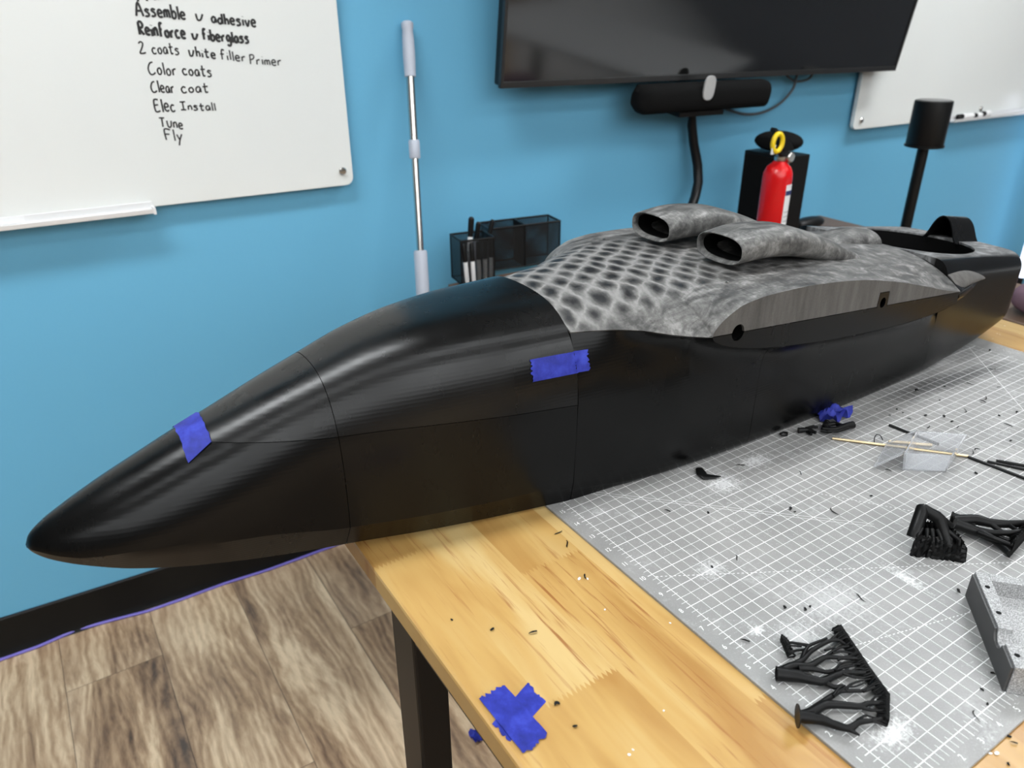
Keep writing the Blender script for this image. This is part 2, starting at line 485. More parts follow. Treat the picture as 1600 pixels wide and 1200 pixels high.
# ------------------------------------------------------------------ room shell
def build_room():
    X0, X1, Y0 = -5.0, 4.4, -9.8
    yl = WP[1] + (X0 - WP[0]) * math.tan(WANG); yr = WP[1] + (X1 - WP[0]) * math.tan(WANG)
    th = .1
    struct(MB().prism([(X0, yl + th, -th), (X1, yr + th, -th), (X1, Y0 - th, -th), (X0, Y0 - th, -th)], (0, 0, th)).build('floor', MF))
    struct(MB().prism([(X0, yl + th, CEIL), (X1, yr + th, CEIL), (X1, Y0 - th, CEIL), (X0, Y0 - th, CEIL)], (0, 0, th)).build('ceiling', MCEIL))
    struct(MB().prism([(X0, yl, 0), (X1, yr, 0), (X1, yr + th, 0), (X0, yl + th, 0)], (0, 0, CEIL)).build('wall_back', MW))
    struct(MB().prism([(X0 - th, yl + th, 0), (X0, yl + th, 0), (X0, Y0 - th, 0), (X0 - th, Y0 - th, 0)], (0, 0, CEIL)).build('wall_left', MFAR))
    struct(MB().prism([(X1, yr + th, 0), (X1 + th, yr + th, 0), (X1 + th, Y0 - th, 0), (X1, Y0 - th, 0)], (0, 0, CEIL)).build('wall_right', mat('slate_grey_paint', (.15, .165, .19), .7)))
    struct(MB().prism([(X0, Y0, 0), (X1, Y0, 0), (X1, Y0 - th, 0), (X0, Y0 - th, 0)], (0, 0, CEIL)).build('wall_front', MFAR))
    # black cove base
    a = Vector((X0, yl, 0)); b = Vector((X1, yr, 0)); n = Vector(WN)
    mb = MB()
    rows = []
    for e in (a, b):
        rows.append([e, e - n * .015, e - n * .012 + Vector((0, 0, .005)), e - n * .0075 + Vector((0, 0, .02)), e - n * .006 + Vector((0, 0, .096)), e - n * .003 + Vector((0, 0, .0995)), e + Vector((0, 0, .0995))])
    mb.grid(rows)
    struct(mb.build('baseboard_back', mat('black_rubber_base', g(.004), .35, spec=.2), smooth=30))
build_room()

glow = {k: m_emit('led_diffuser', (.965, 1.0, 1.02), PANEL_STRENGTH * k) for k in (.75, 3.4)}
def build_lights():
    for k, (x, y, pw, st) in enumerate(PANELS):
        root = thing('ceiling_light', 'flush rectangular white LED ceiling panel overhead', 'ceiling light', (x, y, CEIL), 'LED ceiling panels')
        mb = MB()
        for (cx, cy, sx, sy) in ((0, pw / 2 + .01, 1.24, .02), (0, -pw / 2 - .01, 1.24, .02), (.61, 0, .02, pw), (-.61, 0, .02, pw)):
            mb.box((x + cx, y + cy, CEIL - .01), (sx, sy, .02))
        mb.build('frame', MWHITE, root)
        MB().box((x, y, CEIL - .006), (1.2, pw, .008)).build('diffuser', glow[st], root)
build_lights()

# ------------------------------------------------------------------ work table and cutting mat
TB = TT - .003
def build_table():
    x0, x1, y0, y1, th = -.2165, .965, -.95, .635, .026
    LGX, LGY = -.182, .393
    root = thing('work_table', 'butcher block work table with black steel legs carrying the black fuselage', 'table', (.375, -.15, 0))
    mb = MB().box(((x0 + x1) / 2, (y0 + y1) / 2, TB - th / 2), (x1 - x0, y1 - y0, th))
    mb.build('table_top', MWOOD, root, bevel=.003)
    for lx in (LGX, .90):
        for ly in (LGY, -.75):
            L = MB().box((lx, ly, (TB - th) / 2 + .01), (.036, .052, TB - th - .02)).build('leg', MMETBLK, root, bevel=.003)
            MB().lathe([(.02, 0), (.022, .004), (.022, .012), (.008, .014), (.008, .024)], (lx, ly, 0), n=20).build('levelling_foot', MPLBLK, L)
            if lx < 0:
                mb = MB().lathe([(.005, 0), (.005, .022)], (lx - .018, ly - .005, .548), axis=(-1, 0, 0), n=14)
                mb.lathe([(.016, .016), (.019, .020), (.019, .034), (.015, .037)], (lx - .018, ly - .005, .548), axis=(-1, 0, 0), n=6)
                mb.build('height_knob', MPLBLK, L, smooth=30)
    for ly in (LGY, -.75):
        MB().box((.3675, ly, .660), (1.015, .03, .050)).build('stretcher', MMETBLK, root, bevel=.003)
    for lx in (LGX, .90):
        MB().box((lx, -.17, TB - th - .02), (.04, 1.06, .038)).build('apron_rail', MMETBLK, root, bevel=.003)
build_table()

IN = .0254
def build_mat():
    ux, vy = 32.4, 23.0
    x0, x1, y0, y1 = -.0195, .838, -.0207, .607
    me = MB()
    r = .008
    poly = []
    for (cx, cy, a0) in ((x1 - r, y0 + r, -90), (x1 - r, y1 - r, 0), (x0 + r, y1 - r, 90), (x0 + r, y0 + r, 180)):
        for k in range(7):
            a = math.radians(a0 + 15 * k); poly.append((cx + r * math.cos(a), cy + r * math.sin(a), TB))
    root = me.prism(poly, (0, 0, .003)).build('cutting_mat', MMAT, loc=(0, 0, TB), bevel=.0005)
    tag(root, 'large grey self healing cutting mat with white inch grid on the wood table', 'cutting mat')
    z = TT + .00012
    lines = MB()
    def seg(u0, v0, u1, v1, w):
        a = Vector((u0 * IN, v0 * IN, z)); b = Vector((u1 * IN, v1 * IN, z)); d = (b - a).normalized(); n = Vector((-d.y, d.x, 0)) * w / 2
        lines.add([a - n, b - n, b + n, a + n], [(0, 1, 2, 3)])
    U, V = 31.5, 23
    for k in range(int(U * 2) + 1):
        u = k / 2; seg(u, 0, u, V, .00058 if k % 2 == 0 else .00036)
    for k in range(V * 2 + 1):
        v = k / 2; seg(0, v, U, v, .00072 if k % 2 == 0 else .00042)
    for k in range(V * 4 + 1):
        v = k / 4
        if k % 4 == 0: seg(-.22, v, 0, v, .0007)
        elif k % 2 == 0: seg(-.2, v, 0, v, .0004)
        else: seg(-.2, v, .09, v, .00036)
    for k in range(int(U * 4) + 1):
        u = k / 4
        if k % 4 == 0: seg(u, -.33, u, 0, .0006)
        elif k % 2 == 0: seg(u, -.30, u, 0, .0004)
        else: seg(u, -.30, u, .13, .00036)
    lines.build('grid_lines', MINKW, root, recalc=False)
    lines = MB()
    def dots(u0, v0, ang, L, w=.0007, on=.08, off=.09):
        a = math.radians(ang); d = 0
        while d < L:
            seg(u0 + d * math.cos(a), v0 + d * math.sin(a), u0 + (d + on) * math.cos(a), v0 + (d + on) * math.sin(a), w); d += on + off
    dots(.03, 9.83, -29.8, 19)
    dots(3.05, 3.74, -14.7, 14)
    dots(9.2, 10.6, -54, 12)
    d = 0
    for s_ in (-.06, .06):
        seg(1.2 + s_, 15.69 + s_, 9.6 + s_, 7.3 + s_, .0004)
    seg(30.9, 15.05, 17.5, 1.2, .0006)
    lines.build('angle_lines', MINKW, root, recalc=False)
    def number(s, u, v, h):
        txt = MB()
        cu = bpy.data.curves.new('t', 'FONT'); cu.body = s; cu.size = h / .69; cu.align_x = 'CENTER'; cu.align_y = 'CENTER'
        ob = bpy.data.objects.new('t', cu); col.objects.link(ob)
        bpy.context.view_layer.update()
        m = ob.evaluated_get(bpy.context.evaluated_depsgraph_get()).to_mesh()
        txt.add([Vector((u * IN + q.co.x * .8, v * IN + q.co.y, z)) for q in m.vertices], [tuple(p.vertices) for p in m.polygons])
        bpy.data.objects.remove(ob); bpy.data.curves.remove(cu)
        txt.build('ruler_number', MINKW, root, recalc=False)
    for k in range(1, 23): number(str(k), -.46, k, .0052)
    for k in range(1, 32): number(str(k), k, -.52, .0052)
build_mat()

# ------------------------------------------------------------------ the aircraft fuselage
YC = .49
f_zt = pchip([-.481, -.478, -.47, -.447, -.419, -.39, -.351, -.32, -.277, -.235, -.183, -.123, -.065, .008, .1, .2, .3, .4, .5, .6, .7, .8, .9],
             [.087, .0935, .1005, .1125, .1250, .1365, .1515, .1620, .1770, .1905, .2065, .217, .2205,   .220, .2215, .2165, .2095, .203, .1925, .178, .163, .150, .1365])
f_w = pchip([-.481, -.478, -.47, -.455, -.44, -.41, -.36, -.30, -.23, -.15, -.07, .008, .06, .142, .256, .45, .62, .70, .79, .86, .9],
            [.0, .008, .0165, .0275, .0355, .0465, .0560, .0625, .0695, .0840, .096, .1035, .110, .120, .1265, .130, .1275, .1225, .1185, .1150, .112])
f_zb = pchip([-.481, -.47, -.458, -.44, -.415, -.365, -.30, -.23, -.15, -.08, 0, .1, .42, .56, .69, .784, .86, .9],
             [.084, .0755, .0695, .0620, .0525, .038, .0235, .0125, .0055, .002, .0003, .0003, .0003, .001, .005, .015, .029, .037])
f_zc = pchip([-.481, -.47, -.455, -.44, -.41, -.36, -.30, -.23, -.13, .01, .08], [.0855, .0845, .083, .0805, .0765, .069, .0595, .0435, .0345, .0265, .024])
f_zm = pchip([-.481, -.47, -.44, -.41, -.36, -.30, -.23, .008], [.0863, .0857, .0825, .0790, .0735, .074, .084, .110])
f_n = pchip([-.481, -.44, -.36, -.30, -.23, -.12, .008], [1.75, 1.72, 1.8, 2.05, 2.45, 2.75, 2.9])
f_wb = pchip([-.481, -.36, -.30, -.23, -.15, -.07, .008], [.66, .68, .70, .73, .79, .86, .955])
f_zm = pchip([-.481, -.44, -.41, -.36, -.30, -.23, .008], [.0862, .0785, .0765, .0755, .079, .0885, .110])
f_n = pchip([-.481, -.41, -.36, -.30, -.23, .008], [1.75, 1.85, 2.0, 2.3, 2.65, 2.9])
f_zh = pchip([-.3325, -.318, -.30, -.265, -.23, -.19, -.135, -.067, .008], [.1500, .1488, .1470, .1435, .1400, .138, .1335, .127, .120])

def resample(pts, n):
    P = np.array(pts); d = np.r_[0, np.cumsum(np.linalg.norm(np.diff(P, axis=0), axis=1))]
    q = np.linspace(0, d[-1], n)
    return [(float(np.interp(t, d, P[:, 0])), float(np.interp(t, d, P[:, 1]))) for t in q]
NA, NB, NC, ND = 18, 18, 4, 5
def half_front(X, gap=0.0):
    """near half section (b outward, z): upper part, lower part"""
    zt, zb, w, zc, zm, n = f_zt(X), f_zb(X), max(f_w(X), 1e-4), f_zc(X), f_zm(X), f_n(X)
    zh = min(f_zh(X), zt - .06 * (zt - zm)) if X < -.3325 else f_zh(X)
    up = []
    for k in range(161):
        a = math.pi / 2 * k / 160
        up.append((w * math.sin(a) ** (2 / n), zm + (zt - zm) * max(math.cos(a), 0) ** (2 / n)))
    wc = w * .975
    for k in range(1, 41):
        t = k / 40
        up.append((w + (wc - w) * t * t, zm + (zc - zm) * t))
    P = np.array(up)
    i = max(int(np.argmax(P[:, 1] <= zh)), 1)
    t = min(max((P[i - 1, 1] - zh) / max(P[i - 1, 1] - P[i, 1], 1e-9), 0.0), 1.0)
    H = P[i - 1] + (P[i] - P[i - 1]) * t
    top = [tuple(q) for q in P[:i]] + [tuple(H)]
    side = [tuple(H)] + [tuple(q) for q in P[i:]]
    wb = wc * f_wb(X)
    belly = [(wc, zc), (wb, zb)]
    bot = [(wb, zb), (0, zb)]
    return resample(top, NA), resample(side, NB)[1:], resample(belly, NC)[1:] + resample(bot, ND)[1:]
def P3(X, b, z, side=-1):
    return Vector((X, YC + side * b, TT + z))
def full_ring(X):
    t, s, b = half_front(X)
    h = t + s + b
    near = [P3(X, *q) for q in h]
    far = [P3(X, *q, 1) for q in h[-2:0:-1]]
    return near + far
def upper_row(X, dz=0.0):
    t, s, b = half_front(X)
    # stop half a millimetre short of the hull so that the parting line reads
    a, b_ = np.array(t[-2]), np.array(t[-1]); d_ = b_ - a; l_ = max(np.linalg.norm(d_), 1e-6)
    t[-1] = tuple(b_ - d_ / l_ * min(.0006, l_ * .6))
    near = [P3(X, *q) for q in t]; far = [P3(X, *q, 1) for q in t]
    return far[:0:-1] + near
def lower_row(X):
    t, s, b = half_front(X)
    h = [t[-1]] + s + b
    return [P3(X, *q) for q in h] + [P3(X, *q, 1) for q in h[-2::-1]]
def span(a, b, n): return [a + (b - a) * k / n for k in range(n + 1)]

# wing-root aerofoil (x, z) in the rib plane
YR = .15
LE = (.142, .180); TE = (.618, .137)
f_zu = pchip([.142, .1435, .147, .153, .159, .170, .181, .200, .219, .271, .327, .386, .457, .534, .584, .618],
             [.180, .1845, .1885, .1935, .197, .2020, .206, .2085, .2098, .2085, .2040, .196, .181, .160, .1455, .1375])
f_zl = pchip([.142, .1435, .147, .154, .165, .185, .233, .289, .348, .412, .479, .553, .60, .618],
             [.180, .1765, .1735, .170, .165, .1585, .147, .138, .130, .124, .119, .1165, .1185, .121])
def chord_z(x): return LE[1] + (TE[1] - LE[1]) * (x - LE[0]) / (TE[0] - LE[0])
f_be = pchip([.008, .045, .081, .107, .126, .136, .142], [.0865, .096, .108, .127, .140, .1468, .15])
f_ze = pchip([.008, .045, .081, .107, .126, .142], [.1940, .1915, .187, .183, .181, .180])
def edge(X):
    if X < LE[0]: return f_be(X), f_ze(X)
    return YR, f_zu(min(X, TE[0]))
def cover_row(X, ns=22, drop=0.0):
    be, ze = edge(X); zt = f_zt(X)
    p = 2.2 + .8 * smooth01(.02, .12, X)
    row = []
    for k in range(-ns, ns + 1):
        s = math.sin(math.pi / 2 * k / ns)
        s = .55 * k / ns + .45 * s
        row.append(Vector((X, YC + s * be, TT + zt - (zt - ze) * abs(s) ** p - drop)))
    return row
def hull_half(X):
    w, zb = f_w(X), f_zb(X)
    if X < LE[0]:
        be, ze = edge(X); ze -= .0012
        t = smooth01(.03, .135, X)
        E0 = np.array([be - .0003, ze]); P3_ = np.array([w, ze - .075 + .02 * t])
        c1 = E0 + (1 - t) * np.array([.0095, -.022]) + t * np.array([-.033, -.006])
        c2 = P3_ + np.array([-.0025 * t, .03 + .012 * t])
    else:
        ze = f_zl(min(X, TE[0])) - .0003
        k = smooth01(.60, .618, X)
        E0 = np.array([YR - k * (YR - w), ze]); P3_ = np.array([w, ze - .045])
        j = smooth01(.142, .30, X)
        c1 = E0 + np.array([-.033 + .020 * j, -.006]); c2 = P3_ + np.array([-.0025 * (1 - j), .034])
    pts = []
    for k in range(31):
        t_ = k / 30
        q = (1 - t_) ** 3 * E0 + 3 * (1 - t_) ** 2 * t_ * c1 + 3 * (1 - t_) * t_ * t_ * c2 + t_ ** 3 * P3_
        pts.append(tuple(q))
    zc = max(f_zc(X), zb + .02)
    kf = smooth01(.010, .09, X)
    side = [tuple(P3_), (w * (.975 + .018 * kf), zc)]
    wb = w * (.931 - .011 * kf); wc = side[-1][0]
    corner = []
    for k in range(8):
        a = math.pi / 2 * k / 7
        l_ = k / 7
        corner.append((wb + (wc - wb) * ((1 - kf) * (1 - l_) + kf * math.cos(a)), zc + (zb - zc) * ((1 - kf) * l_ + kf * math.sin(a))))
    return resample(pts, 18) + resample(side, 8)[1:] + corner[1:] + resample([(wb, zb), (0, zb)], 5)[1:]
def hull_row(X):
    h = hull_half(X)
    return [P3(X, *q) for q in h] + [P3(X, *q, 1) for q in h[-2::-1]]

def build_aircraft():
    root = thing('aircraft_fuselage', 'long black and sanded grey model aircraft fuselage lying across the cutting mat', 'model aircraft', (.2, YC, TT))
    G = .00035
    # nose cone, running back under the small front hatch
    mb = MB()
    xs = [-.481 + .1485 * (k / 30) ** 1.7 for k in range(31)]
    xs[-1] = -.3325
    mb.grid([full_ring(x) for x in xs], closed=True)
    mb.grid([lower_row(x) for x in span(-.3325, -.2303, 16)])
    nose = mb.build('nose_cone', MBLK, root, smooth=15, merge=.00008, solid=.0018)
    mb = MB().grid([upper_row(x) for x in span(-.3318, -.2303, 16)])
    mb.build('front_hatch', MHATCH, root, smooth=28, solid=.0018)
    mb = MB().grid([upper_row(x) for x in span(-.2297, .0077, 34)])
    mb.build('canopy_hatch', MHATCH, root, smooth=28, solid=.0018)
    mb = MB().grid([lower_row(x) for x in span(-.2297, .0077, 34)])
    mb.build('forward_hull', MBLK, root, smooth=15, solid=.0018)
    # centre hull in three printed sections
    xs = span(.0085, .142, 40) + span(.147, .2556, 14)
    MB().grid([hull_row(x) for x in xs]).build('centre_hull', MBLK, root, smooth=28, solid=.0018)
    MB().grid([hull_row(x) for x in span(.2562, .6205, 44)]).build('centre_hull', MBLK, root, smooth=28, solid=.0018)
    # sanded top cover in three sections
    def xr(a, b, n): return span(a, b, n)
    xs = xr(.0085, .1415, 26) + [LE[0] + .0652 * (k / 22) ** 2 for k in range(1, 23)]
    for rng_ in (xs, xr(.2075, .3866, 30), xr(.3869, .6195, 40)):
        MB().grid([cover_row(x) for x in rng_]).build('top_cover', MSAND, root, smooth=45, solid=.0016)
    # wing-root ribs, near and far: sanded upper half, black lower half, spar holes between
    XS = [LE[0] + (TE[0] - LE[0]) * (k / 60) ** 1.6 for k in range(61)]
    hx, hr = .1800, .0092
    nx0, nx1, nz = .427, .4485, .0185
    def rib(side):
        yq = YC + side * YR
        up = [(x, f_zu(x)) for x in XS]
        lowc = []
        for x in [TE[0] + (LE[0] - TE[0]) * k / 480 for k in range(481)]:
            z = chord_z(x) + .0004
            if abs(x - hx) < hr: z = chord_z(hx) + math.sqrt(hr * hr - (x - hx) ** 2)
            if nx0 < x < nx1: z = chord_z(x) + nz
            lowc.append((x, min(z, f_zu(x) - .0002)))
        poly = [(x, yq, TT + z) for x, z in up] + [(x, yq, TT + z) for x, z in lowc[1:-1]]
        mb = MB().prism(poly, (0, -side * .003, 0))
        u = mb.build('wing_rib_upper', MRIB, root)
        dn = [(x, f_zl(x)) for x in XS]
        upc = []
        for x in [TE[0] + (LE[0] - TE[0]) * k / 600 for k in range(601)]:
            z = chord_z(x) - .0004
            if abs(x - hx) < hr: z = chord_z(hx) - math.sqrt(hr * hr - (x - hx) ** 2)
            if nx0 + .0007 < x < nx1 - .0007:
                z = chord_z(x) + nz - .0008
            upc.append((x, max(z, f_zl(x) + .0002)))
        # filled outline with a round spar hole in the tab
        bm = bmesh.new()
        outer = [bm.verts.new((x, yq, TT + z)) for x, z in dn + upc[1:-1]]
        cx, cz = (nx0 + nx1) / 2 + .0005, chord_z(.4375) + .0045
        ring = [bm.verts.new((cx + .0056 * math.cos(a), yq, TT + cz + .0066 * math.sin(a))) for a in [2 * math.pi * k / 24 for k in range(24)]]
        es = [bm.edges.new((c[i], c[(i + 1) % len(c)])) for c in (outer, ring) for i in range(len(c))]
        bmesh.ops.triangle_fill(bm, edges=es, use_beauty=True)
        fs = bm.faces[:]
        ex = bmesh.ops.extrude_face_region(bm, geom=fs)
        bmesh.ops.translate(bm, verts=[e for e in ex['geom'] if isinstance(e, bmesh.types.BMVert)], vec=(0, -side * .003, 0))
        bm.verts.index_update()
        mb = MB().add([v.co.copy() for v in bm.verts], [tuple(v.index for v in f.verts) for f in bm.faces]); bm.free()
        mb.build('wing_rib_lower', MBLK, root)
        # dark spar tubes behind the holes
        mb = MB().lathe([(hr * 1.05, 0), (hr * 1.05, .03), (.0005, .0301)], (hx, yq - side * .0033, TT + chord_z(hx)), axis=(0, -side, 0), n=20, cap=False)
        mb.build('spar_socket', MINNER, root)
    rib(-1); rib(1)
    # tail: rounded box with a round opening cut through the deck
    rows = []
    def tail_ring(X, kw=1.0):
        w, zt, zb = f_w(X) * kw, f_zt(X) - .001, f_zb(X)
        zc = zb + .0235; ri, rz = .021, .024
        q = [(w - ri, zt - .0012)] + [(w - ri + ri * math.sin(a), zt - .0012 - rz + rz * math.cos(a)) for a in span(0, math.pi / 2, 8)[1:]]
        q += [(w * (1 - .007 * k / 6), (zt - .0012 - rz) * (1 - k / 6) + zc * k / 6) for k in range(1, 7)]
        q += [(w * .92 + w * .073 * math.cos(a), zc + (zb - zc) * math.sin(a)) for a in span(0, math.pi / 2, 7)[1:]]
        top = [((w - ri) * k / 6, zt - .0012 * (k / 6) ** 2) for k in range(6)]
        bot = [(w * .92 * (1 - k / 4), zb) for k in range(1, 5)]
        h = top + q + bot
        return [P3(X, b, z) for b, z in h] + [P3(X, b, z, 1) for b, z in h[-2:0:-1]]
    for x in span(.6212, .858, 34): rows.append(tail_ring(x))
    for k in range(1, 9):
        a = math.pi / 2 * k / 8
        rows.append(tail_ring(.858 + .034 * math.sin(a), 1 - .26 * (1 - math.cos(a))))
    mb = MB().grid(rows, closed=True)
    m = len(rows[0])
    mb.add(rows[0], [tuple(range(m - 1, -1, -1))]); mb.add(rows[-1], [tuple(range(m))])
    tail = mb.build('tail_body', MDECK, root, smooth=35, merge=.00005)
    CX, RX, RY = .7245, .1150, .0905
    def oval(k, z): return [Vector((CX + RX * k * math.cos(a), YC + RY * k * math.sin(a), TT + z)) for a in [2 * math.pi * i / 96 for i in range(96)]]
    rr = [oval(1, .035), oval(1, .3)]
    mb = MB().grid(rr, closed=True); mb.add(rr[0], [tuple(range(96))]); mb.add(rr[1], [tuple(range(96))])
    cut = mb.build('cutter', MINNER)
    rear = [c for c in root.children if c.name.startswith('top_cover')][-1]
    for ob in (tail, rear):
        md = ob.modifiers.new('b', 'BOOLEAN'); md.operation = 'DIFFERENCE'; md.object = cut; md.solver = 'EXACT'
        bpy.context.view_layer.update()
        dg = bpy.context.evaluated_depsgraph_get()
        nm = bpy.data.meshes.new_from_object(ob.evaluated_get(dg))
        ob.modifiers.clear(); ob.data = nm
        for pl in nm.polygons: pl.use_smooth = True
        nm.set_sharp_from_angle(angle=math.radians(30))
    bpy.data.objects.remove(cut)
    # black liner of the opening
    mb = MB().grid([[Vector((q.x, q.y, TT + f_zt(q.x) - .0042)) for q in oval(.996, 0)], oval(.996, .04), oval(.96, .0385), oval(.001, .0385)], closed=True)
    mb.build('opening_liner', MINNER, root, smooth=35)
    # dark strips and pointed fairings behind the wing roots
    for side in (-1, 1):
        rws = []
        for X in span(.6203, .650, 8):
            r = []
            for k in range(10):
                s = .60 + .40 * k / 9
                k2 = (X - .62) / .03
                b = s * (.15 - .008 * k2)
                zt = f_zt(.6195); z = zt - (zt - .1375) * s ** 3.0 + .0006 - .004 * k2 * s
                r.append(Vector((X, YC + side * b, TT + z)))
            rws.append(r)
        MB().grid(rws).build('trailing_strip', MHATCH, root, smooth=40, solid=.0014)
        rws = []
        for X in span(.6225, .748, 22):
            t = (X - .6225) / .1255
            bw = .0395 * (1 - t) ** .75 + .0012; c = .1045 + .0125 * t; hz = .0150 * (1 - t) ** .8 + .0010
            zc = .1440 - .0195 * t + .006 * math.sin(math.pi * t)
            rws.append([P3(X, c + bw * math.cos(a), zc + hz * math.sin(a) - .010 * (1 - t) * max(math.cos(a), 0) ** 2, side) for a in [2 * math.pi * k / 24 for k in range(24)]])
        mb = MB().grid(rws, closed=True)
        mb.add(rws[0], [tuple(range(24))]); mb.add(rws[-1], [tuple(range(24))])
        mb.build('root_fairing', MRIB, root, smooth=40, merge=.00005)
        # lower black half of the fairing
        rws = []
        for X in span(.6203, .735, 16):
            t = (X - .6203) / .115
            c = YR * (1 - t ** 1.5) + .117 * t ** 1.5
            zu = .1365 - .004 * t; zl = .1205 + .010 * t ** 2
            rws.append([P3(X, .10, zu, side), P3(X, c - .002, zu, side), P3(X, c, (zu + zl) / 2, side), P3(X, c - .004, zl, side), P3(X, f_w(X) * .97, zl - .020 * (1 - t), side), P3(X, .10, zl - .02 * (1 - t), side)])
        mb = MB().grid(rws, closed=True)
        mb.add(rws[0], [tuple(range(6))]); mb.add(rws[-1], [tuple(range(6))])
        mb.build('root_fairing_underside', MBLK, root, smooth=50, merge=.00005)
    # two forward-facing air scoops on the deck
    SX = [.240, .28, .33, .38, .43, .475]
    f_c = pchip(SX, [.2355, .2375, .2330, .2205, .2040, .1880])
    f_h = pchip(SX, [.0168, .0182, .0185, .0172, .0145, .0105])
    f_sw = pchip(SX, [.0350, .0368, .0368, .0350, .0325, .0290])
    def scring(X, cb, d=0.0, dz=0.0, n=2.7):
        r = []
        for k in range(40):
            a = 2 * math.pi * k / 40; ca, sa = math.cos(a), math.sin(a)
            r.append(Vector((X, cb + (f_sw(X) - d) * math.copysign(abs(ca) ** (2 / n), ca), TT + f_c(X) + (f_h(X) - d) * math.copysign(abs(sa) ** (2 / n), sa))))
        return r
    for side in (-1, 1):
        cb = YC + side * .0575
        rws = [scring(x, cb, .0045) for x in (.345, .32, .29, .26)] + [scring(.2445, cb, .0035), scring(.2412, cb, .0023), scring(.240, cb, .0010), scring(.2405, cb, .0002)] + [scring(x, cb) for x in span(.243, .475, 34)]
        mb = MB().grid(rws, closed=True)
        mb.add(rws[-1], [tuple(range(40))])
        sc = mb.build('air_scoop', MSCOOP, root, smooth=50, merge=.00004)
        mb = MB().grid([scring(.344, cb, .0044), scring(.26, cb, .0050), scring(.247, cb, .0050)], closed=True)
        mb.add(scring(.344, cb, .0044), [tuple(range(40))])
        mb.build('scoop_duct', MINNER, sc, smooth=40)
    # centreline hump in front of the opening and hood behind it
    rws = []
    for X in span(.46, .6085, 20):
        t = (X - .46) / .1485
        h = .0185 * smooth01(0, .9, t) + .001; w = .020 + .012 * t
        zb = f_zt(X) - .002
        rws.append([P3(X, w * math.cos(a), zb + h * math.sin(a) ** .9, -1) for a in span(0, math.pi, 16)])
    mb = MB().grid(rws); 
    mb.build('spine_hump', MSCOOP, root, smooth=50, solid=.0015)
    rws = []
    def hood(X, k=1.0):
        t = (X - .822) / .067
        zb = f_zt(X) - .004; h = (.0400 - .002 * t) * k; w = .0205 + .003 * t
        return [P3(X, (w - (1 - k) * .03) * (1 + .35 * (1 - math.sin(a)) ** 4) * math.cos(a), zb + h * math.sin(a) ** 1.1, -1) for a in span(0, math.pi, 24)]
    for X in span(.822, .889, 10): rws.append(hood(X))
    hd = MB().grid(rws).build('rear_hood', MHATCH, root, smooth=50, solid=.0016)
    mb = MB().grid([hood(.824, .93), hood(.886, .93)]); mb.add(hood(.886, .93), [tuple(range(25))])
    mb.build('hood_throat', MINNER, hd)
    # a few small screws in the forward deck seam
    for (x, b) in ((.2055, -.105), (.2055, .105)):
        mb = MB(); be, ze = edge(x); zt = f_zt(x); s = abs(b) / be
        mb.lathe([(.0016, 0), (.0016, .0009), (.0006, .0012)], (x, YC + b, TT + zt - (zt - ze) * s ** 3), n=12)
        mb.build('deck_screw', MCHROME, root)
    return root
build_aircraft()

# ------------------------------------------------------------------ masking tape
def tape_outline(L, W, seed):
    """torn-end strip: list of (u,v)"""
    r = random.Random(seed); o = []
    n = 14
    for k in range(n + 1): o.append((-L / 2 + r.uniform(-.0022, .0022) * (k not in (0, n)) + .0012 * math.sin(k * 1.9 + seed), -W / 2 + W * k / n))
    for k in range(n, -1, -1): o.append((L / 2 + r.uniform(-.0022, .0022) + .0012 * math.sin(k * 1.3 + seed), -W / 2 + W * (n - (n - k)) / n))
    return o
def tape_on_surface(name, label, P, seed, lift=.0007, nu=18, nv=14):
    """P(u,v) in 0..1 -> world point on the surface"""
    r = random.Random(seed)
    el = [r.uniform(-.03, .02) for _ in range(nv + 1)]; er = [r.uniform(-.03, .02) for _ in range(nv + 1)]
    rows = []
    for i in range(nu + 1):
        row = []
        for j in range(nv + 1):
            u = i / nu; u0 = .03 + el[j]; u1 = .97 + er[j]
            row.append(P(u0 + (u1 - u0) * u, j / nv))
        rows.append(row)
    c = rows[nu // 2][nv // 2]
    ob = MB().grid(rows).build(name, MTAPE, loc=c, solid=-.00035, smooth=60)
    return tag(ob, label, 'tape')
def skin(X, z):
    """near-side fuselage surface at height z, nudged outwards"""
    if X <= .008:
        t, s, b = half_front(X); h = t + s
    else:
        h = hull_half(X)[:24]
    P = np.array(h)
    i = int(np.argmax(P[:, 1] <= z)); i = max(i, 1)
    t = min(max((P[i - 1, 1] - z) / max(P[i - 1, 1] - P[i, 1], 1e-9), 0.0), 1.0)
    q = P[i - 1] + (P[i] - P[i - 1]) * t
    return q[0]
def tp_side(u, v):
    X = -.0435 + .068 * u
    z = .1570 + .0210 * v - .0020 * u
    return P3(X, skin(X, z) + .0008, z)
tape_on_surface('masking_tape', 'blue masking tape strip across the seam on the side of the fuselage', tp_side, 3)
def tp_nose(u, v):
    # wraps over the nose at the front hatch seam: v runs down from the crown
    X0 = -.3515 + .0235 * u
    t, s, b = half_front(X0); h = t + s[:10]
    P = np.array(resample(h, 60)); d = np.r_[0, np.cumsum(np.linalg.norm(np.diff(P, axis=0), axis=1))]
    a = -.03 + .0675 * v - .006 * u * v
    sd = -1
    if a < 0: sd = 1; a = -a
    q = (float(np.interp(a, d, P[:, 0])), float(np.interp(a, d, P[:, 1])))
    n = Vector((q[0], q[1] - f_zm(X0))).normalized() * .0011
    return P3(X0, q[0] + n.x, q[1] + n.y, sd)
tape_on_surface('masking_tape', 'blue masking tape piece wrapped over the nose at the small hatch', tp_nose, 5)

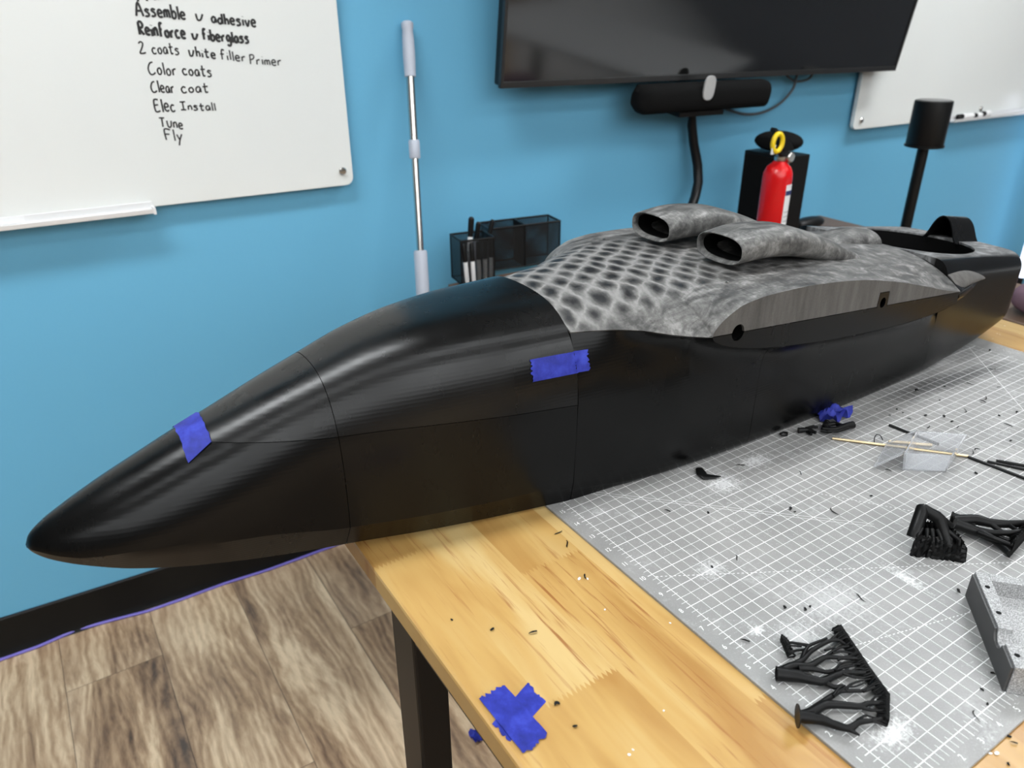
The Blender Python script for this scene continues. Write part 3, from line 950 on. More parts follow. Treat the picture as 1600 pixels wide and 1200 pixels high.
def tape_flat(label, c4, seed, z, bumps=.0008):
    """c4: four pixel corners on the table top, first edge = torn end"""
    A, B, C, D = [on_z(*p, z) for p in c4]
    r = random.Random(seed); n = 14; m = 22
    el = [r.uniform(-.035, .03) for _ in range(n + 1)]; er = [r.uniform(-.035, .03) for _ in range(n + 1)]
    rows = []
    for i in range(m + 1):
        row = []
        for j in range(n + 1):
            v = j / n; u = el[j] + (1 + er[j] - el[j]) * i / m
            p = (A * (1 - v) + B * v) * (1 - u) + (D * (1 - v) + C * v) * u
            p.z = z + .0004 + bumps * (math.sin(i * .9 + j * .5 + seed) * .5 + .5) * (.3 + .7 * (1 if 8 < i < 15 else .2))
            row.append(p)
        rows.append(row)
    ob = MB().grid(rows).build('masking_tape', MTAPE, loc=rows[m // 2][n // 2], solid=-.0003, smooth=60)
    return tag(ob, label, 'tape')
tape_flat('short blue masking tape scrap on the wood table, partly under the longer piece', [(824, 1068), (852, 1098), (796, 1160), (770, 1130)], 4, TB + .0002, .0003)
tape_flat('long blue masking tape piece stuck along the left edge of the wood table', [(749, 1093), (788, 1071), (857, 1148), (819, 1180)], 9, TB + .0010)
mb = MB()
p = on_z(752, 1149, 0)
rows = []
for i in range(9):
    row = []
    for j in range(7):
        row.append(p + Vector(((i - 4) * .0055, (j - 3) * .005, .006 + .006 * math.sin(i * 1.7 + j) + .004 * math.cos(j * 2.1))))
    rows.append(row)
o = mb.grid(rows).build('masking_tape', MTAPE, loc=p, solid=-.0004, smooth=60)
tag(o, 'crumpled blue masking tape scrap on the floor under the table', 'tape')
p = on_z(1302, 655, TT)
rows = []
for i in range(11):
    rows.append([p + Vector(((i - 5) * .0042 + .002 * math.sin(j), (j - 4) * .0030, .010 + .006 * math.sin(i * 1.3 + j * .8) + .003 * math.cos(j * 1.9 + i))) for j in range(9)])
o = MB().grid(rows).build('masking_tape', MTAPE, loc=p, solid=-.0004, smooth=60)
tag(o, 'crumpled blue masking tape ball beside the black support scrap under the fuselage', 'tape')

# ------------------------------------------------------------------ printed tree supports
def branch_set(mb, view, tubes, z0, zr=.6):
    """tubes drawn as crop polylines (view = x0, y0, scale) laid on the mat: [(points, r_start, r_end)]"""
    x0, y0, k = view
    for n_, (pts, ra, rb) in enumerate(tubes):
        P, Rr = [], []
        for i, (cx, cy) in enumerate(pts):
            t = i / max(len(pts) - 1, 1)
            q0 = on_z(x0 + cx / k, y0 + cy / k, TT)
            r = px_size(q0, (ra + (rb - ra) * t) / k)
            z = TT + max(r * .9, z0 + .0016 * math.sin(n_ * 2.1 + i) * zr)
            P.append(on_z(x0 + cx / k, y0 + cy / k, z)); Rr.append(r)
        # round the knees a little
        Q, R2 = [P[0]], [Rr[0]]
        for i in range(1, len(P) - 1):
            Q += [P[i].lerp(P[i - 1], .16), P[i].lerp(P[i + 1], .16)]; R2 += [Rr[i], Rr[i]]
        mb.tube(Q + [P[-1]], R2 + [Rr[-1]], n=12)
def comb(mb, view, line, inward, h, n, seed, depth=.009):
    """fine comb of support tips ending in a straight wall along a crop polyline"""
    x0, y0, k = view; r = random.Random(seed)
    P = [on_z(x0 + a / k, y0 + b / k, TT) for a, b in line]
    pl = []
    for A, B in zip(P[:-1], P[1:]):
        d = (B - A).normalized(); nn = Vector((-d.y, d.x, 0))
        if nn.dot(Vector(inward)) < 0: nn = -nn
        m = max(int(n * (B - A).length / sum((b - a).length for a, b in zip(P[:-1], P[1:]))), 2)
        for i in range(m):
            e = A.lerp(B, (i + .5) / m)
            for z in (.0012, h * .45, h * .9):
                L = depth * r.uniform(.45, 1.0)
                mb.tube([e + nn * L + d * r.uniform(-.0022, .0022) + Vector((0, 0, h * .5)), e + nn * L * .4 + Vector((0, 0, z)), e + Vector((0, 0, z))], [.0008, .0006, .0004], n=5)
        for i in range(m * 2 + 1):
            e = A.lerp(B, i / (m * 2)); pl.append(e + nn * (.0007 if i % 2 else 0) + Vector((0, 0, .0003)))
    mb.grid([pl, [q + Vector((0, 0, h * (.8 + .2 * r.random()))) for q in pl]])
def build_supports():
    V = (1200, 970, 6.315)
    inw = (on_z(1240, 1075) - on_z(1375, 1075)).normalized()
    rt = on_z(1216, 1053)
    mb = MB()
    branch_set(mb, V, [
        ([(100, 530), (270, 545), (400, 575), (535, 605), (640, 550), (750, 506), (960, 512)], 64, 20),
        ([(120, 500), (240, 440), (410, 452), (490, 402), (570, 352), (720, 366), (880, 372)], 44, 16),
        ([(230, 440), (345, 385), (420, 300), (520, 240), (620, 192), (700, 190), (760, 230)], 30, 13),
        ([(620, 192), (705, 108)], 18, 8),
        ([(300, 470), (450, 475), (580, 508), (660, 488), (750, 455), (850, 440)], 30, 12),
        ([(560, 360), (640, 300), (700, 262), (800, 250)], 20, 9),
        ([(640, 320), (730, 300), (830, 320)], 14, 8), ([(690, 390), (760, 350), (850, 345)], 12, 8),
        ([(760, 500), (800, 445), (860, 425), (910, 430)], 16, 9), ([(820, 505), (870, 470), (950, 470)], 14, 8),
        ([(660, 490), (700, 430), (760, 405), (880, 400)], 14, 8), ([(540, 600), (660, 660), (740, 640)], 34, 18),
        ([(740, 520), (850, 560), (960, 560)], 18, 8), ([(560, 290), (640, 270), (720, 205)], 12, 8)], .0055)
    comb(mb, V, [(706, 106), (985, 520)], inw, .0085, 50, 2)
    root = mb.build('tree_support', MTREE, loc=(rt.x, rt.y, TT), smooth=40)
    tag(root, 'black branching 3D print support with open round tube end facing the mat edge', '3D print support')
    mb = MB()
    branch_set(mb, V, [
        ([(330, 395), (360, 300), (400, 245), (580, 172)], 24, 12), ([(400, 245), (260, 218), (120, 205)], 18, 10),
        ([(370, 285), (270, 292), (190, 345)], 16, 8), ([(330, 250), (240, 245), (150, 235)], 12, 7), ([(300, 285), (210, 300), (170, 310)], 9, 6)], .0045)
    comb(mb, V, [(116, 196), (190, 376)], -inw, .008, 14, 4, .006)
    mb.build('side_branch', MTREE, root, smooth=40)
    d = (on_z(1216, 1053) - on_z(1250, 1057)); d.z = 0; d.normalize()
    rr = px_size(rt, 72 / 6.315)
    b0 = on_z(1217, 1053, TT + rr)
    MB().lathe([(rr * .8, .020), (rr * .92, .003), (rr * 1.0, 0), (rr * .88, .0004), (rr * .74, .018), (.0002, .0182)], b0 + d * .002, axis=tuple(-d), n=26, cap=False).build('tube_mouth', MTREE, root, smooth=40)
    # flanged support
    rt = on_z(1252, 1120)
    mb = MB()
    branch_set(mb, V, [
        ([(330, 945), (430, 905), (560, 825), (720, 828), (920, 848), (985, 812), (1175, 806)], 56, 20),
        ([(400, 900), (560, 790), (640, 735), (720, 690), (960, 692), (1050, 650)], 34, 14),
        ([(350, 955), (520, 970), (650, 1025), (805, 1068), (900, 995), (1040, 985), (1150, 955)], 58, 16),
        ([(790, 1070), (850, 1100), (905, 1130)], 26, 10), ([(850, 1060), (850, 1090)], 14, 10),
        ([(900, 850), (1000, 878), (1100, 888), (1178, 880)], 22, 10), ([(760, 690), (800, 635), (880, 600), (1015, 570)], 16, 8),
        ([(940, 700), (1000, 645), (1080, 625)], 14, 8), ([(1010, 800), (1060, 745), (1130, 735)], 13, 8),
        ([(880, 985), (960, 930), (1060, 958)], 16, 8), ([(1030, 990), (1110, 1015), (1172, 1045)], 16, 8),
        ([(1090, 980), (1130, 940), (1178, 930)], 12, 8), ([(700, 700), (770, 650), (860, 650), (960, 610)], 12, 8), ([(640, 745), (700, 660), (760, 640)], 20, 12)], .0055)
    comb(mb, V, [(986, 522), (1184, 795), (1178, 1050)], inw, .0085, 62, 5)
    root = mb.build('tree_support', MTREE, loc=(rt.x, rt.y, TT), smooth=40)
    tag(root, 'black branching 3D print support with flat round flange at the mat edge', '3D print support')
    rr = px_size(rt, 112 / 6.315)
    MB().lathe([(rr, 0), (rr, .0008), (rr * .55, .0012), (rr * .52, .012)], on_z(1250, 1119, TT + rr * .98) + d * .002, axis=tuple(-d), n=30).build('flange', MTREE, root, smooth=40)
    # support at the right edge
    V2 = (1200, 620, 4.0)
    rt = on_z(1492, 818)
    mb = MB()
    branch_set(mb, V2, [
        ([(1160, 775), (1290, 765), (1400, 792), (1500, 796), (1640, 790)], 36, 20), ([(1165, 790), (1250, 822), (1330, 850), (1430, 905), (1510, 980)], 36, 20),
        ([(1240, 785), (1300, 832), (1400, 850), (1520, 850), (1640, 830)], 24, 14), ([(1320, 850), (1420, 890), (1530, 930)], 20, 12),
        ([(1390, 795), (1470, 850), (1570, 885)], 18, 10), ([(1420, 860), (1480, 890), (1560, 905)], 14, 10), ([(1500, 800), (1550, 830), (1620, 850)], 14, 10)], .011, 2.0)
    comb(mb, V2, [(1508, 1010), (1690, 800)], (on_z(1500, 818) - on_z(1600, 850)).normalized(), .021, 40, 8)
    root = mb.build('tree_support', MTREE, loc=(rt.x, rt.y, TT), smooth=40)
    tag(root, 'black branching 3D print support lying at the right edge above the grey box', '3D print support')
    d2 = (on_z(1485, 812) - on_z(1530, 825)); d2.z = 0; d2.normalize()
    rr = px_size(rt, 46 / 4)
    MB().lathe([(rr * .85, .022), (rr * .9, .003), (rr * 1.06, .0004), (rr * .9, 0), (rr * .72, .018), (.0002, .0182)], on_z(1488, 811, TT + rr) + d2 * .002, axis=tuple(-d2), n=26, cap=False).build('tube_mouth', MTREE, root, smooth=40)
    # stubby block: porous wall with a bent tube on top
    base = [on_z(1422, 868), on_z(1506, 879), on_z(1478, 842), on_z(1440, 838)]
    r = random.Random(3)
    mb = MB()
    c = sum(base, Vector()) / 4
    Hh = .024
    n = 22
    ring0 = []
    for k in range(4):
        a = base[k]; b = base[(k + 1) % 4]
        for j in range(n):
            t = j / n; p = a.lerp(b, t); o_ = (p - c); o_.z = 0; o_.normalize()
            ring0.append(p + o_ * (.0016 * (j % 2) + r.uniform(0, .0012)))
    rws = []
    for q in range(9):
        rr = []
        for k, p in enumerate(ring0):
            f = q / 8
            top = .6 + .4 * (1 - smooth01(.0, .05, (p - base[0]).length * .6))
            off = r.uniform(-.0009, .0009)
            x = p.lerp(c, .10 * f)
            rr.append(Vector((x.x + off, x.y + off, TT + .0003 + Hh * top * f + (r.uniform(-.0015, .0015) if q == 8 else 0))))
        rws.append(rr)
    mb.grid(rws, closed=True)
    blk = mb.build('tree_support', MTREE, loc=(c.x, c.y, TT), smooth=False)
    tag(blk, 'stubby black 3D print support standing on the mat with jagged porous base', '3D print support')
    tops = [Vector((q.x, q.y, TT + Hh * .9)) for q in base]
    mb = MB()
    apex = tops[0].lerp(tops[3], .55) + Vector((.004, .006, .017))
    mb.tube([tops[0] + Vector((.004, .004, -.004)), tops[0].lerp(apex, .7) + Vector((0, 0, .004)), apex], [.006, .0062, .0058], n=14)
    mb.tube([tops[1].lerp(tops[0], .28) + Vector((0, .005, -.006)), apex.lerp(tops[1], .35) + Vector((0, 0, .002)), apex], [.0056, .0062, .0058], n=14)
    mb.tube([tops[2] + Vector((0, 0, -.006)), apex.lerp(tops[2], .5), apex], [.004, .0045, .005], n=12)
    for k in range(6):
        t = k / 5; p = tops[0].lerp(tops[1], .12 + .74 * t)
        mb.tube([p + Vector((0, .002, -.012)), p + Vector((r.uniform(-.002, .002), .004, .001)), p.lerp(apex, .35)], [.0024, .0020, .0022], n=8)
    mb.build('bent_branch', MTREE, blk, smooth=50)
    # scrap half hidden under the hull
    q = on_z(1300, 668); mb = MB(); V3 = (1200, 620, 4.0)
    branch_set(mb, V3, [([(530, 175), (480, 185), (420, 205), (340, 200)], 24, 12), ([(470, 190), (420, 165), (350, 180)], 18, 10), ([(430, 205), (380, 220), (330, 210)], 12, 8),
                        ([(500, 195), (440, 215), (370, 215)], 10, 7)], .006)
    comb(mb, V3, [(330, 215), (350, 180)], (1, 0, 0), .010, 10, 3)
    s_ = mb.build('tree_support', MTREE, loc=(q.x, q.y, TT), smooth=40)
    tag(s_, 'small black 3D print support scrap on the mat beside the blue tape ball', '3D print support')
    q = on_z(1267, 668); mb = MB()
    branch_set(mb, V3, [([(190, 210), (250, 205), (300, 225)], 18, 10), ([(240, 200), (280, 185), (310, 190)], 12, 8), ([(250, 215), (270, 235)], 14, 9)], .004)
    s_ = mb.build('tree_support', MTREE, loc=(q.x, q.y, TT), smooth=40)
    tag(s_, 'smallest black 3D print support scrap tucked against the underside of the fuselage', '3D print support')
build_supports()

# crescent off-cut
def build_crescent():
    a = on_z(1092, 735); b = on_z(1126, 747); m = on_z(1101, 748)
    P = [a, a.lerp(m, .5) + Vector((-.002, -.0015, 0)), m, m.lerp(b, .5) + Vector((.0, -.0006, 0)), b]
    mb = MB().tube([Vector((p.x, p.y, TT + .0025)) for p in P], [.0042, .0062, .0058, .0036, .0007], n=12, sy=.42)
    o = mb.build('plastic_offcut', MTREE, loc=(m.x, m.y, TT), smooth=50)
    tag(o, 'black crescent-shaped plastic offcut on the mat below the fuselage', 'plastic offcut')
    p = on_z(1226, 681)
    mb = MB().tube([p + Vector(v) for v in ((-.006, .001, .002), (0, -.003, .002), (.006, .001, .002), (.003, .005, .002), (-.004, .004, .002))], [.0013] * 5, n=8)
    tag(mb.build('plastic_offcut', MTREE, loc=p, smooth=50), 'small black hook-shaped plastic offcut on the mat against the fuselage', 'plastic offcut')
build_crescent()

# ------------------------------------------------------------------ shavings and crumbs
def build_chips():
    r = random.Random(11)
    pxs = [(1360, 775), (1388, 737), (1157, 728), (1233, 796), (1306, 801), (1241, 800), (1345, 935), (1322, 1001), (1499, 925), (1224, 950), (1267, 949),
           (1256, 953), (1164, 1002), (1150, 872), (1111, 887), (1043, 799), (1533, 1079), (1541, 1100), (1527, 1120), (1551, 1054), (1390, 650), (1411, 646), (1445, 650),
           (1467, 626), (1517, 600), (1535, 628), (1562, 650), (1506, 642), (1473, 652), (1433, 612), (1553, 577), (1545, 548), (1590, 645), (1538, 622), (1476, 604),
           (1497, 668), (1518, 707), (1527, 704), (1420, 655), (1400, 640), (1575, 665), (1580, 690), (1450, 668), (1526, 740), (1250, 740), (1105, 802), (1488, 660), (1560, 605)]
    wood = [(872, 833), (885, 851), (915, 902), (871, 1103), (898, 1135), (832, 989), (768, 984), (705, 970), (1583, 1161), (1576, 1150), (1577, 1195)]
    base = []
    for k in range(5):
        L = (.0035, .006, .009, .0045, .012)[k]; w = (.0011, .0008, .0006, .0014, .0006)[k]
        pts = [Vector((L * (t - .5), L * .35 * math.sin(t * 3.0 + k), .0009 + .0012 * math.sin(t * math.pi) * (k % 2))) for t in span(0, 1, 5)]
        mb = MB().tube(pts, [w * .3, w, w * .9, w, w * .7, w * .2], n=6, sy=.7)
        o = mb.build('plastic_shaving', MTREE, loc=(0, 0, 0), smooth=50); base.append(o)
    used = set()
    def put(px, z, kind, label, grp):
        k = kind
        o = base[k] if k not in used else base[k].copy()
        if k in used: col.objects.link(o)
        used.add(k)
        p = on_z(*px, z)
        o.location = p + Vector((0, 0, .0002)); o.rotation_euler = (0, 0, r.uniform(0, 6.28)); s = r.uniform(.75, 1.25); o.scale = (s, s, s)
        tag(o, label, 'shaving', grp)
    for i, q in enumerate(pxs):
        put(q, TT, 4 if q[0] > 1500 and i % 3 == 0 else r.choice((0, 0, 1, 3, 2, 0)) if i > 4 else i, 'tiny black plastic shaving scattered on the grey cutting mat', 'black shavings on the mat')
    for q in wood:
        put(q, TB, r.choice((0, 1, 3)) if q[1] > 900 else 2, 'tiny black plastic shaving on the bare wood table top', 'black shavings on the wood')
    mw = mat('white_crumb', g(.8), .7)
    cr = [(1547, 1178), (1557, 1178), (983, 1180), (989, 1172), (1037, 1111), (945, 953), (930, 833), (918, 905), (1047, 974), (905, 905)]
    b0 = None
    for q in cr:
        if b0 is None:
            b0 = MB().lathe([(.0006, 0), (.0016, .0006), (.0017, .0012), (.0008, .0019)], (0, 0, 0), n=7).build('plaster_crumb', mw, loc=(0, 0, 0)); o = b0
        else:
            o = b0.copy(); col.objects.link(o)
        o.location = on_z(*q, TB) ; o.rotation_euler = (0, 0, r.uniform(0, 6)); s = r.uniform(.45, .85); o.scale = (s * r.uniform(1, 1.8), s, s)
        tag(o, 'tiny white crumb lying on the wood table top', 'crumb', 'white crumbs on the wood')
build_chips()

# ------------------------------------------------------------------ clear box, brass tubes, black rods
def build_rods():
    def rod(name, label, cat, p, q, r, m, z0=None, z1=None, n=12):
        A = on_z(*p); B = on_z(*q)
        A.z = TT + (z0 if z0 is not None else r + .0002); B.z = TT + (z1 if z1 is not None else r + .0002)
        o = MB().tube([A, B], r, n=n).build(name, m, loc=A, smooth=50)
        return tag(o, label, cat)
    rod('brass_tube', 'long thin pale brass tube lying behind the clear plastic box', 'tube', (1300, 687), (1512, 715), .0017, MBRASS)
    rod('brass_tube', 'short pale brass tube resting beside the long one at the clear box', 'tube', (1388, 693), (1455, 698), .0021, MBRASS)
    rod('carbon_rod', 'thin black rod on the mat running behind the clear plastic box', 'rod', (1389, 666), (1466, 696), .0017, MPLBLK)
    rod('carbon_rod', 'thin black rod from the brass tube end to the right edge', 'rod', (1512, 716), (1612, 754), .0017, MPLBLK)
    rod('carbon_rod', 'upper thin black rod of the pair at the right edge of the mat', 'rod', (1556, 722), (1640, 737), .0018, MPLBLK)
    rod('carbon_rod', 'lower thin black rod of the pair at the right edge of the mat', 'rod', (1542, 723), (1640, 744), .0016, MPLBLK)
    # bent wire
    p = on_z(1372, 692)
    pts = [p + Vector((math.cos(a) * .008 - .0, math.sin(a) * .004, .002 + .008 * max(math.sin(a), 0))) for a in span(-.2, 3.4, 10)]
    tag(MB().tube(pts, .0006, n=6).build('wire_loop', MPLBLK, loc=p, smooth=50), 'thin black wire loop on the mat beside the short brass tube', 'wire')
def build_clear_box():
    A = on_z(1405, 737); B = on_z(1480, 741); C = on_z(1503, 706); D = on_z(1425, 700)
    c = (A + B + C + D) / 4
    root = thing('parts_box', 'small clear plastic parts box with open lid on the cutting mat', 'box', (c.x, c.y, TT))
    H = .024; t = .0012
    mb = MB()
    ins = lambda p, k: Vector((c.x + (p.x - c.x) * k, c.y + (p.y - c.y) * k, 0))
    outb = [ins(p, .90) for p in (A, B, C, D)]; outt = [ins(p, 1.0) for p in (A, B, C, D)]
    rows = [[Vector((p.x, p.y, TT + .0003)) for p in outb], [Vector((p.x, p.y, TT + H)) for p in outt]]
    mb.grid(rows, closed=True); mb.add(rows[0], [(3, 2, 1, 0)])
    # inner walls
    k = .93
    ri = [[Vector((ins(p, k).x, ins(p, k).y, TT + H)) for p in outt], [Vector((ins(p, k).x, ins(p, k).y, TT + .0016)) for p in outb]]
    mb.grid(ri, closed=True); mb.add(ri[1], [(0, 1, 2, 3)]); mb.grid([rows[1], ri[0]], closed=True)
    mb.build('tray', MCLEAR, root, merge=.00002)
    mb = MB()
    e0 = Vector((outt[3].x, outt[3].y, TT + H)); e1 = Vector((outt[0].x, outt[0].y, TT + H))
    lft = (D - C).normalized()
    f0 = e0 + lft * .028 + Vector((0, 0, -H + .004)); f1 = e1 + lft * .028 + Vector((0, 0, -H + .004))
    mb.prism([e0 + lft * .001, e1 + lft * .001, f1, f0], (0, 0, .0014))
    for a, b in ((e0, f0), (e1, f1), (f0, f1)):
        d = (b - a).normalized()
        mb.tube([a + lft * .001, b], .0013, n=6)
    mb.build('lid', MCLEAR, root)
build_rods(); build_clear_box()

# ------------------------------------------------------------------ grey printed box on the right
def build_grey_box():
    H = .027
    T0 = on_z(1519, 892, TT + H); T1 = on_z(1582, 1042, TT + H)      # left top edge
    d = (T1 - T0); d.z = 0; L = d.length; d.normalize(); n = Vector((-d.y, d.x, 0))
    if n.x < 0: n = -n
    O = Vector((T0.x, T0.y, TT))
    root = thing('printed_tray', 'grey speckled 3D printed tray with screw holes at the right edge of mat', 'tray', tuple(O))
    W, wl, wt = .115, .013, .010
    def pt(a, b, z): return O + d * a + n * b + Vector((0, 0, z))
    mb = MB()
    cx = L * .70; rr = .0085
    # left wall with a half-round cable notch
    prof = [(0, .0003), (L, .0003), (L, H)] + [(cx + rr * math.cos(a), H - rr * 1.15 * math.sin(a)) for a in span(0, math.pi, 16)] + [(0, H)]
    mb.prism([pt(a, .0022, z) for a, z in prof], n * (wl - .0022))
    mb.build('side_wall', MGREY, root, bevel=.0004)
    prof2 = [(.002, .0003), (L - .001, .0003), (L - .001, H - .002)] + [(cx + (rr + .001) * math.cos(a), H - .002 - (rr * 1.05) * math.sin(a)) for a in span(0, math.pi, 16)] + [(.002, H - .002)]
    MB().prism([pt(a, 0, z) for a, z in prof2], n * .0016).build('outer_skin', mat('dark_grey_print', g(.05), .5), root)
    mb = MB()
    mb.prism([pt(0, wl, .0003), pt(wt, wl, .0003), pt(wt, wl, H), pt(0, wl, H)], n * (W - wl))
    mb.build('end_wall', MGREY, root, bevel=.0004)
    MB().prism([pt(L - wt, wl, .0003), pt(L, wl, .0003), pt(L, wl, H - .004), pt(L - wt, wl, H - .004)], n * (W - wl)).build('end_wall', MGREY, root, bevel=.0004)
    MB().prism([pt(wt, W - .01, .0003), pt(L - wt, W - .01, .0003), pt(L - wt, W - .01, H), pt(wt, W - .01, H)], n * .01).build('side_wall', MGREY, root, bevel=.0004)
    MB().prism([pt(wt, wl, .0003), pt(L - wt, wl, .0003), pt(L - wt, W - .01, .0003), pt(wt, W - .01, .0003)], (0, 0, .011)).build('tray_floor', MGREY, root)
    for a in (.020, L * .46, L * .88):
        c = pt(a, wl * .55, H)
        mb = MB().lathe([(.0021, -.0002), (.0021, .0002), (.0012, .00025)], c, n=16)
        partlabel(mb.build('screw_hole', MINNER, root), 'dark screw hole in the rim')
build_grey_box()

# ------------------------------------------------------------------ whiteboards and writing
def rounded_board(name, label, s0, s1, z0, z1, off0, off1, r=.018):
    pts = []
    for (cs, cz, a0) in ((s1 - r, z0 + r, -90), (s1 - r, z1 - r, 0), (s0 + r, z1 - r, 90), (s0 + r, z0 + r, 180)):
        for k in range(7):
            a = math.radians(a0 + 15 * k); pts.append(wall_pt(cs + r * math.cos(a), cz + r * math.sin(a), off0))
    root = thing(name, label, 'whiteboard', wall_pt((s0 + s1) / 2, z0, 0))
    MB().prism(pts, Vector(-WN) * (off1 - off0)).build('writing_panel', MBOARD, root, bevel=.001)
    return root
OFF = .026
def bolt(root, px, py):
    p = on_wall(px, py, OFF)
    mb = MB().lathe([(.0085, 0), (.0085, .004), (.0065, .0062), (.002, .0066)], p, axis=tuple(-WN), n=22)
    mb.lathe([(.006, -OFF + .001), (.006, .001)], p, axis=tuple(-WN), n=12)
    mb.build('mounting_bolt', MCHROME, root, smooth=30)

GL = {
 'A': [[(0, 0), (.3, 1), (.62, .02)], [(.12, .38), (.52, .40)]],
 'S': [[(.5, .92), (.25, 1), (.08, .8), (.2, .58), (.42, .42), (.42, .15), (.2, 0), (0, .08)]],
 's': [[(.38, .52), (.18, .6), (.06, .46), (.3, .28), (.32, .1), (.12, 0), (0, .06)]],
 'e': [[(.04, .3), (.36, .34), (.32, .54), (.15, .58), (.02, .36), (.08, .08), (.26, 0), (.4, .1)]],
 'm': [[(0, 0), (.03, .55)], [(.03, .42), (.16, .56), (.24, .4), (.24, .02)], [(.24, .42), (.38, .56), (.46, .4), (.48, 0)]],
 'b': [[(.04, 1.05), (.06, .0)], [(.06, .36), (.22, .55), (.38, .4), (.34, .08), (.16, -.02), (.06, .1)]],
 'l': [[(.06, 1.02), (.08, 0)]],
 'u': [[(.03, .62), (.08, .12), (.24, .02), (.40, .2), (.46, .64)]],
 'a': [[(.38, .48), (.2, .58), (.03, .36), (.08, .06), (.26, .06), (.38, .42), (.40, .0)]],
 'd': [[(.36, .44), (.18, .54), (.02, .3), (.1, .02), (.28, .06), (.38, .4)], [(.40, 1.0), (.42, 0)]],
 'h': [[(.04, 1.0), (.05, 0)], [(.05, .34), (.22, .52), (.32, .36), (.34, 0)]],
 'i': [[(.06, .52), (.07, 0)], [(.07, .76), (.085, .80)]],
 'v': [[(.02, .6), (.2, .0), (.4, .64)]],
 'R': [[(.05, 0), (.06, 1)], [(.06, .98), (.32, 1.02), (.46, .8), (.34, .58), (.08, .5), (.48, .02)]],
 'n': [[(.02, 0), (.04, .55)], [(.04, .38), (.2, .56), (.32, .42), (.34, 0)]],
 'f': [[(.40, .92), (.24, 1.0), (.15, .8), (.14, 0)], [(.0, .52), (.34, .56)]],
 'o': [[(.2, .56), (.03, .36), (.08, .06), (.26, .02), (.38, .26), (.28, .52), (.2, .56)]],
 'r': [[(.04, 0), (.05, .54)], [(.05, .36), (.18, .54), (.34, .54)]],
 'c': [[(.36, .5), (.18, .58), (.02, .34), (.1, .04), (.26, 0), (.40, .1)]],
 'g': [[(.36, .48), (.18, .56), (.03, .34), (.12, .08), (.28, .14), (.38, .46), (.40, -.2), (.22, -.36), (.04, -.24)]],
 '2': [[(.02, .84), (.26, 1.0), (.44, .84), (.3, .5), (.02, .04), (.3, .0), (.6, .08)]],
 't': [[(.18, .96), (.18, .1), (.28, .0), (.38, .08)], [(0, .58), (.42, .62)]],
 'w': [[(.02, .66), (.08, .08), (.24, .04), (.36, .3), (.46, .68)]],
 'P': [[(.04, 0), (.06, 1)], [(.06, .96), (.34, .98), (.42, .76), (.28, .54), (.08, .48)]],
 'p': [[(.04, .54), (.03, -.34)], [(.04, .46), (.22, .56), (.36, .36), (.24, .06), (.06, .08)]],
 'C': [[(.52, .96), (.24, .86), (.03, .45), (.12, .06), (.36, 0), (.62, .16)]],
 'E': [[(.44, .98), (.05, .94), (.05, .02), (.5, .04)], [(.05, .52), (.38, .56)]],
 'I': [[(.0, .95), (.5, 1.0)], [(.25, .98), (.25, .06)], [(0, .04), (.48, .06)]],
 'T': [[(.0, .94), (.52, .98)], [(.26, .96), (.24, 0)]],
 'F': [[(.06, 0), (.04, 1), (.48, 1.0)], [(.05, .56), (.38, .58)]],
 'y': [[(.02, .6), (.2, .12)], [(.42, .66), (.2, .1), (.08, -.4)]],
}
ADV = {c: max(x for st in s for x, y in st) + .17 for c, s in GL.items()}
def write_line(root, text, p0, p1, cap, w):
    """text between two pixel points (baseline ends) on the board face"""
    off = OFF + .0006
    A = on_wall(*p0, off); B = on_wall(*p1, off)
    d = B - A; up = Vector((0, 0, 1))
    H = (on_wall(p0[0], p0[1] - cap * 1.12, off) - A).length
    xs = []; x = 0
    for ch in text:
        xs.append(x); x += .46 if ch == ' ' else ADV[ch]
    sc = d.length / max(x - .17, .1); dn = d.normalized()
    mb = MB(); nrm = Vector(-WN)
    r = random.Random(text)
    for ch, x0 in zip(text, xs):
        if ch == ' ': continue
        dy = r.uniform(-.05, .05); ks = r.uniform(.92, 1.1)
        for st in GL[ch]:
            P = np.array(st)
            # Catmull-Rom smoothing
            Q = [P[0]]
            for i in range(len(P) - 1):
                a, b = P[max(i - 1, 0)], P[i]; c, e = P[i + 1], P[min(i + 2, len(P) - 1)]
                for k in range(1, 6):
                    t = k / 5
                    Q.append(.5 * (2 * b + (c - a) * t + (2 * a - 5 * b + 4 * c - e) * t * t + (3 * b - a - 3 * c + e) * t ** 3))
            W = [A + dn * (sc * (x0 + q[0])) + up * (H * (q[1] * ks + dy)) for q in Q]
            rows = []
            for i, p in enumerate(W):
                t = (W[min(i + 1, len(W) - 1)] - W[max(i - 1, 0)])
                if t.length < 1e-9: t = Vector((0, 0, 1))
                s = nrm.cross(t.normalized()) * w / 2
                rows.append([p - s, p + s])
            mb.grid(rows)
    return mb.build('marker_writing', MINK, root, recalc=False)
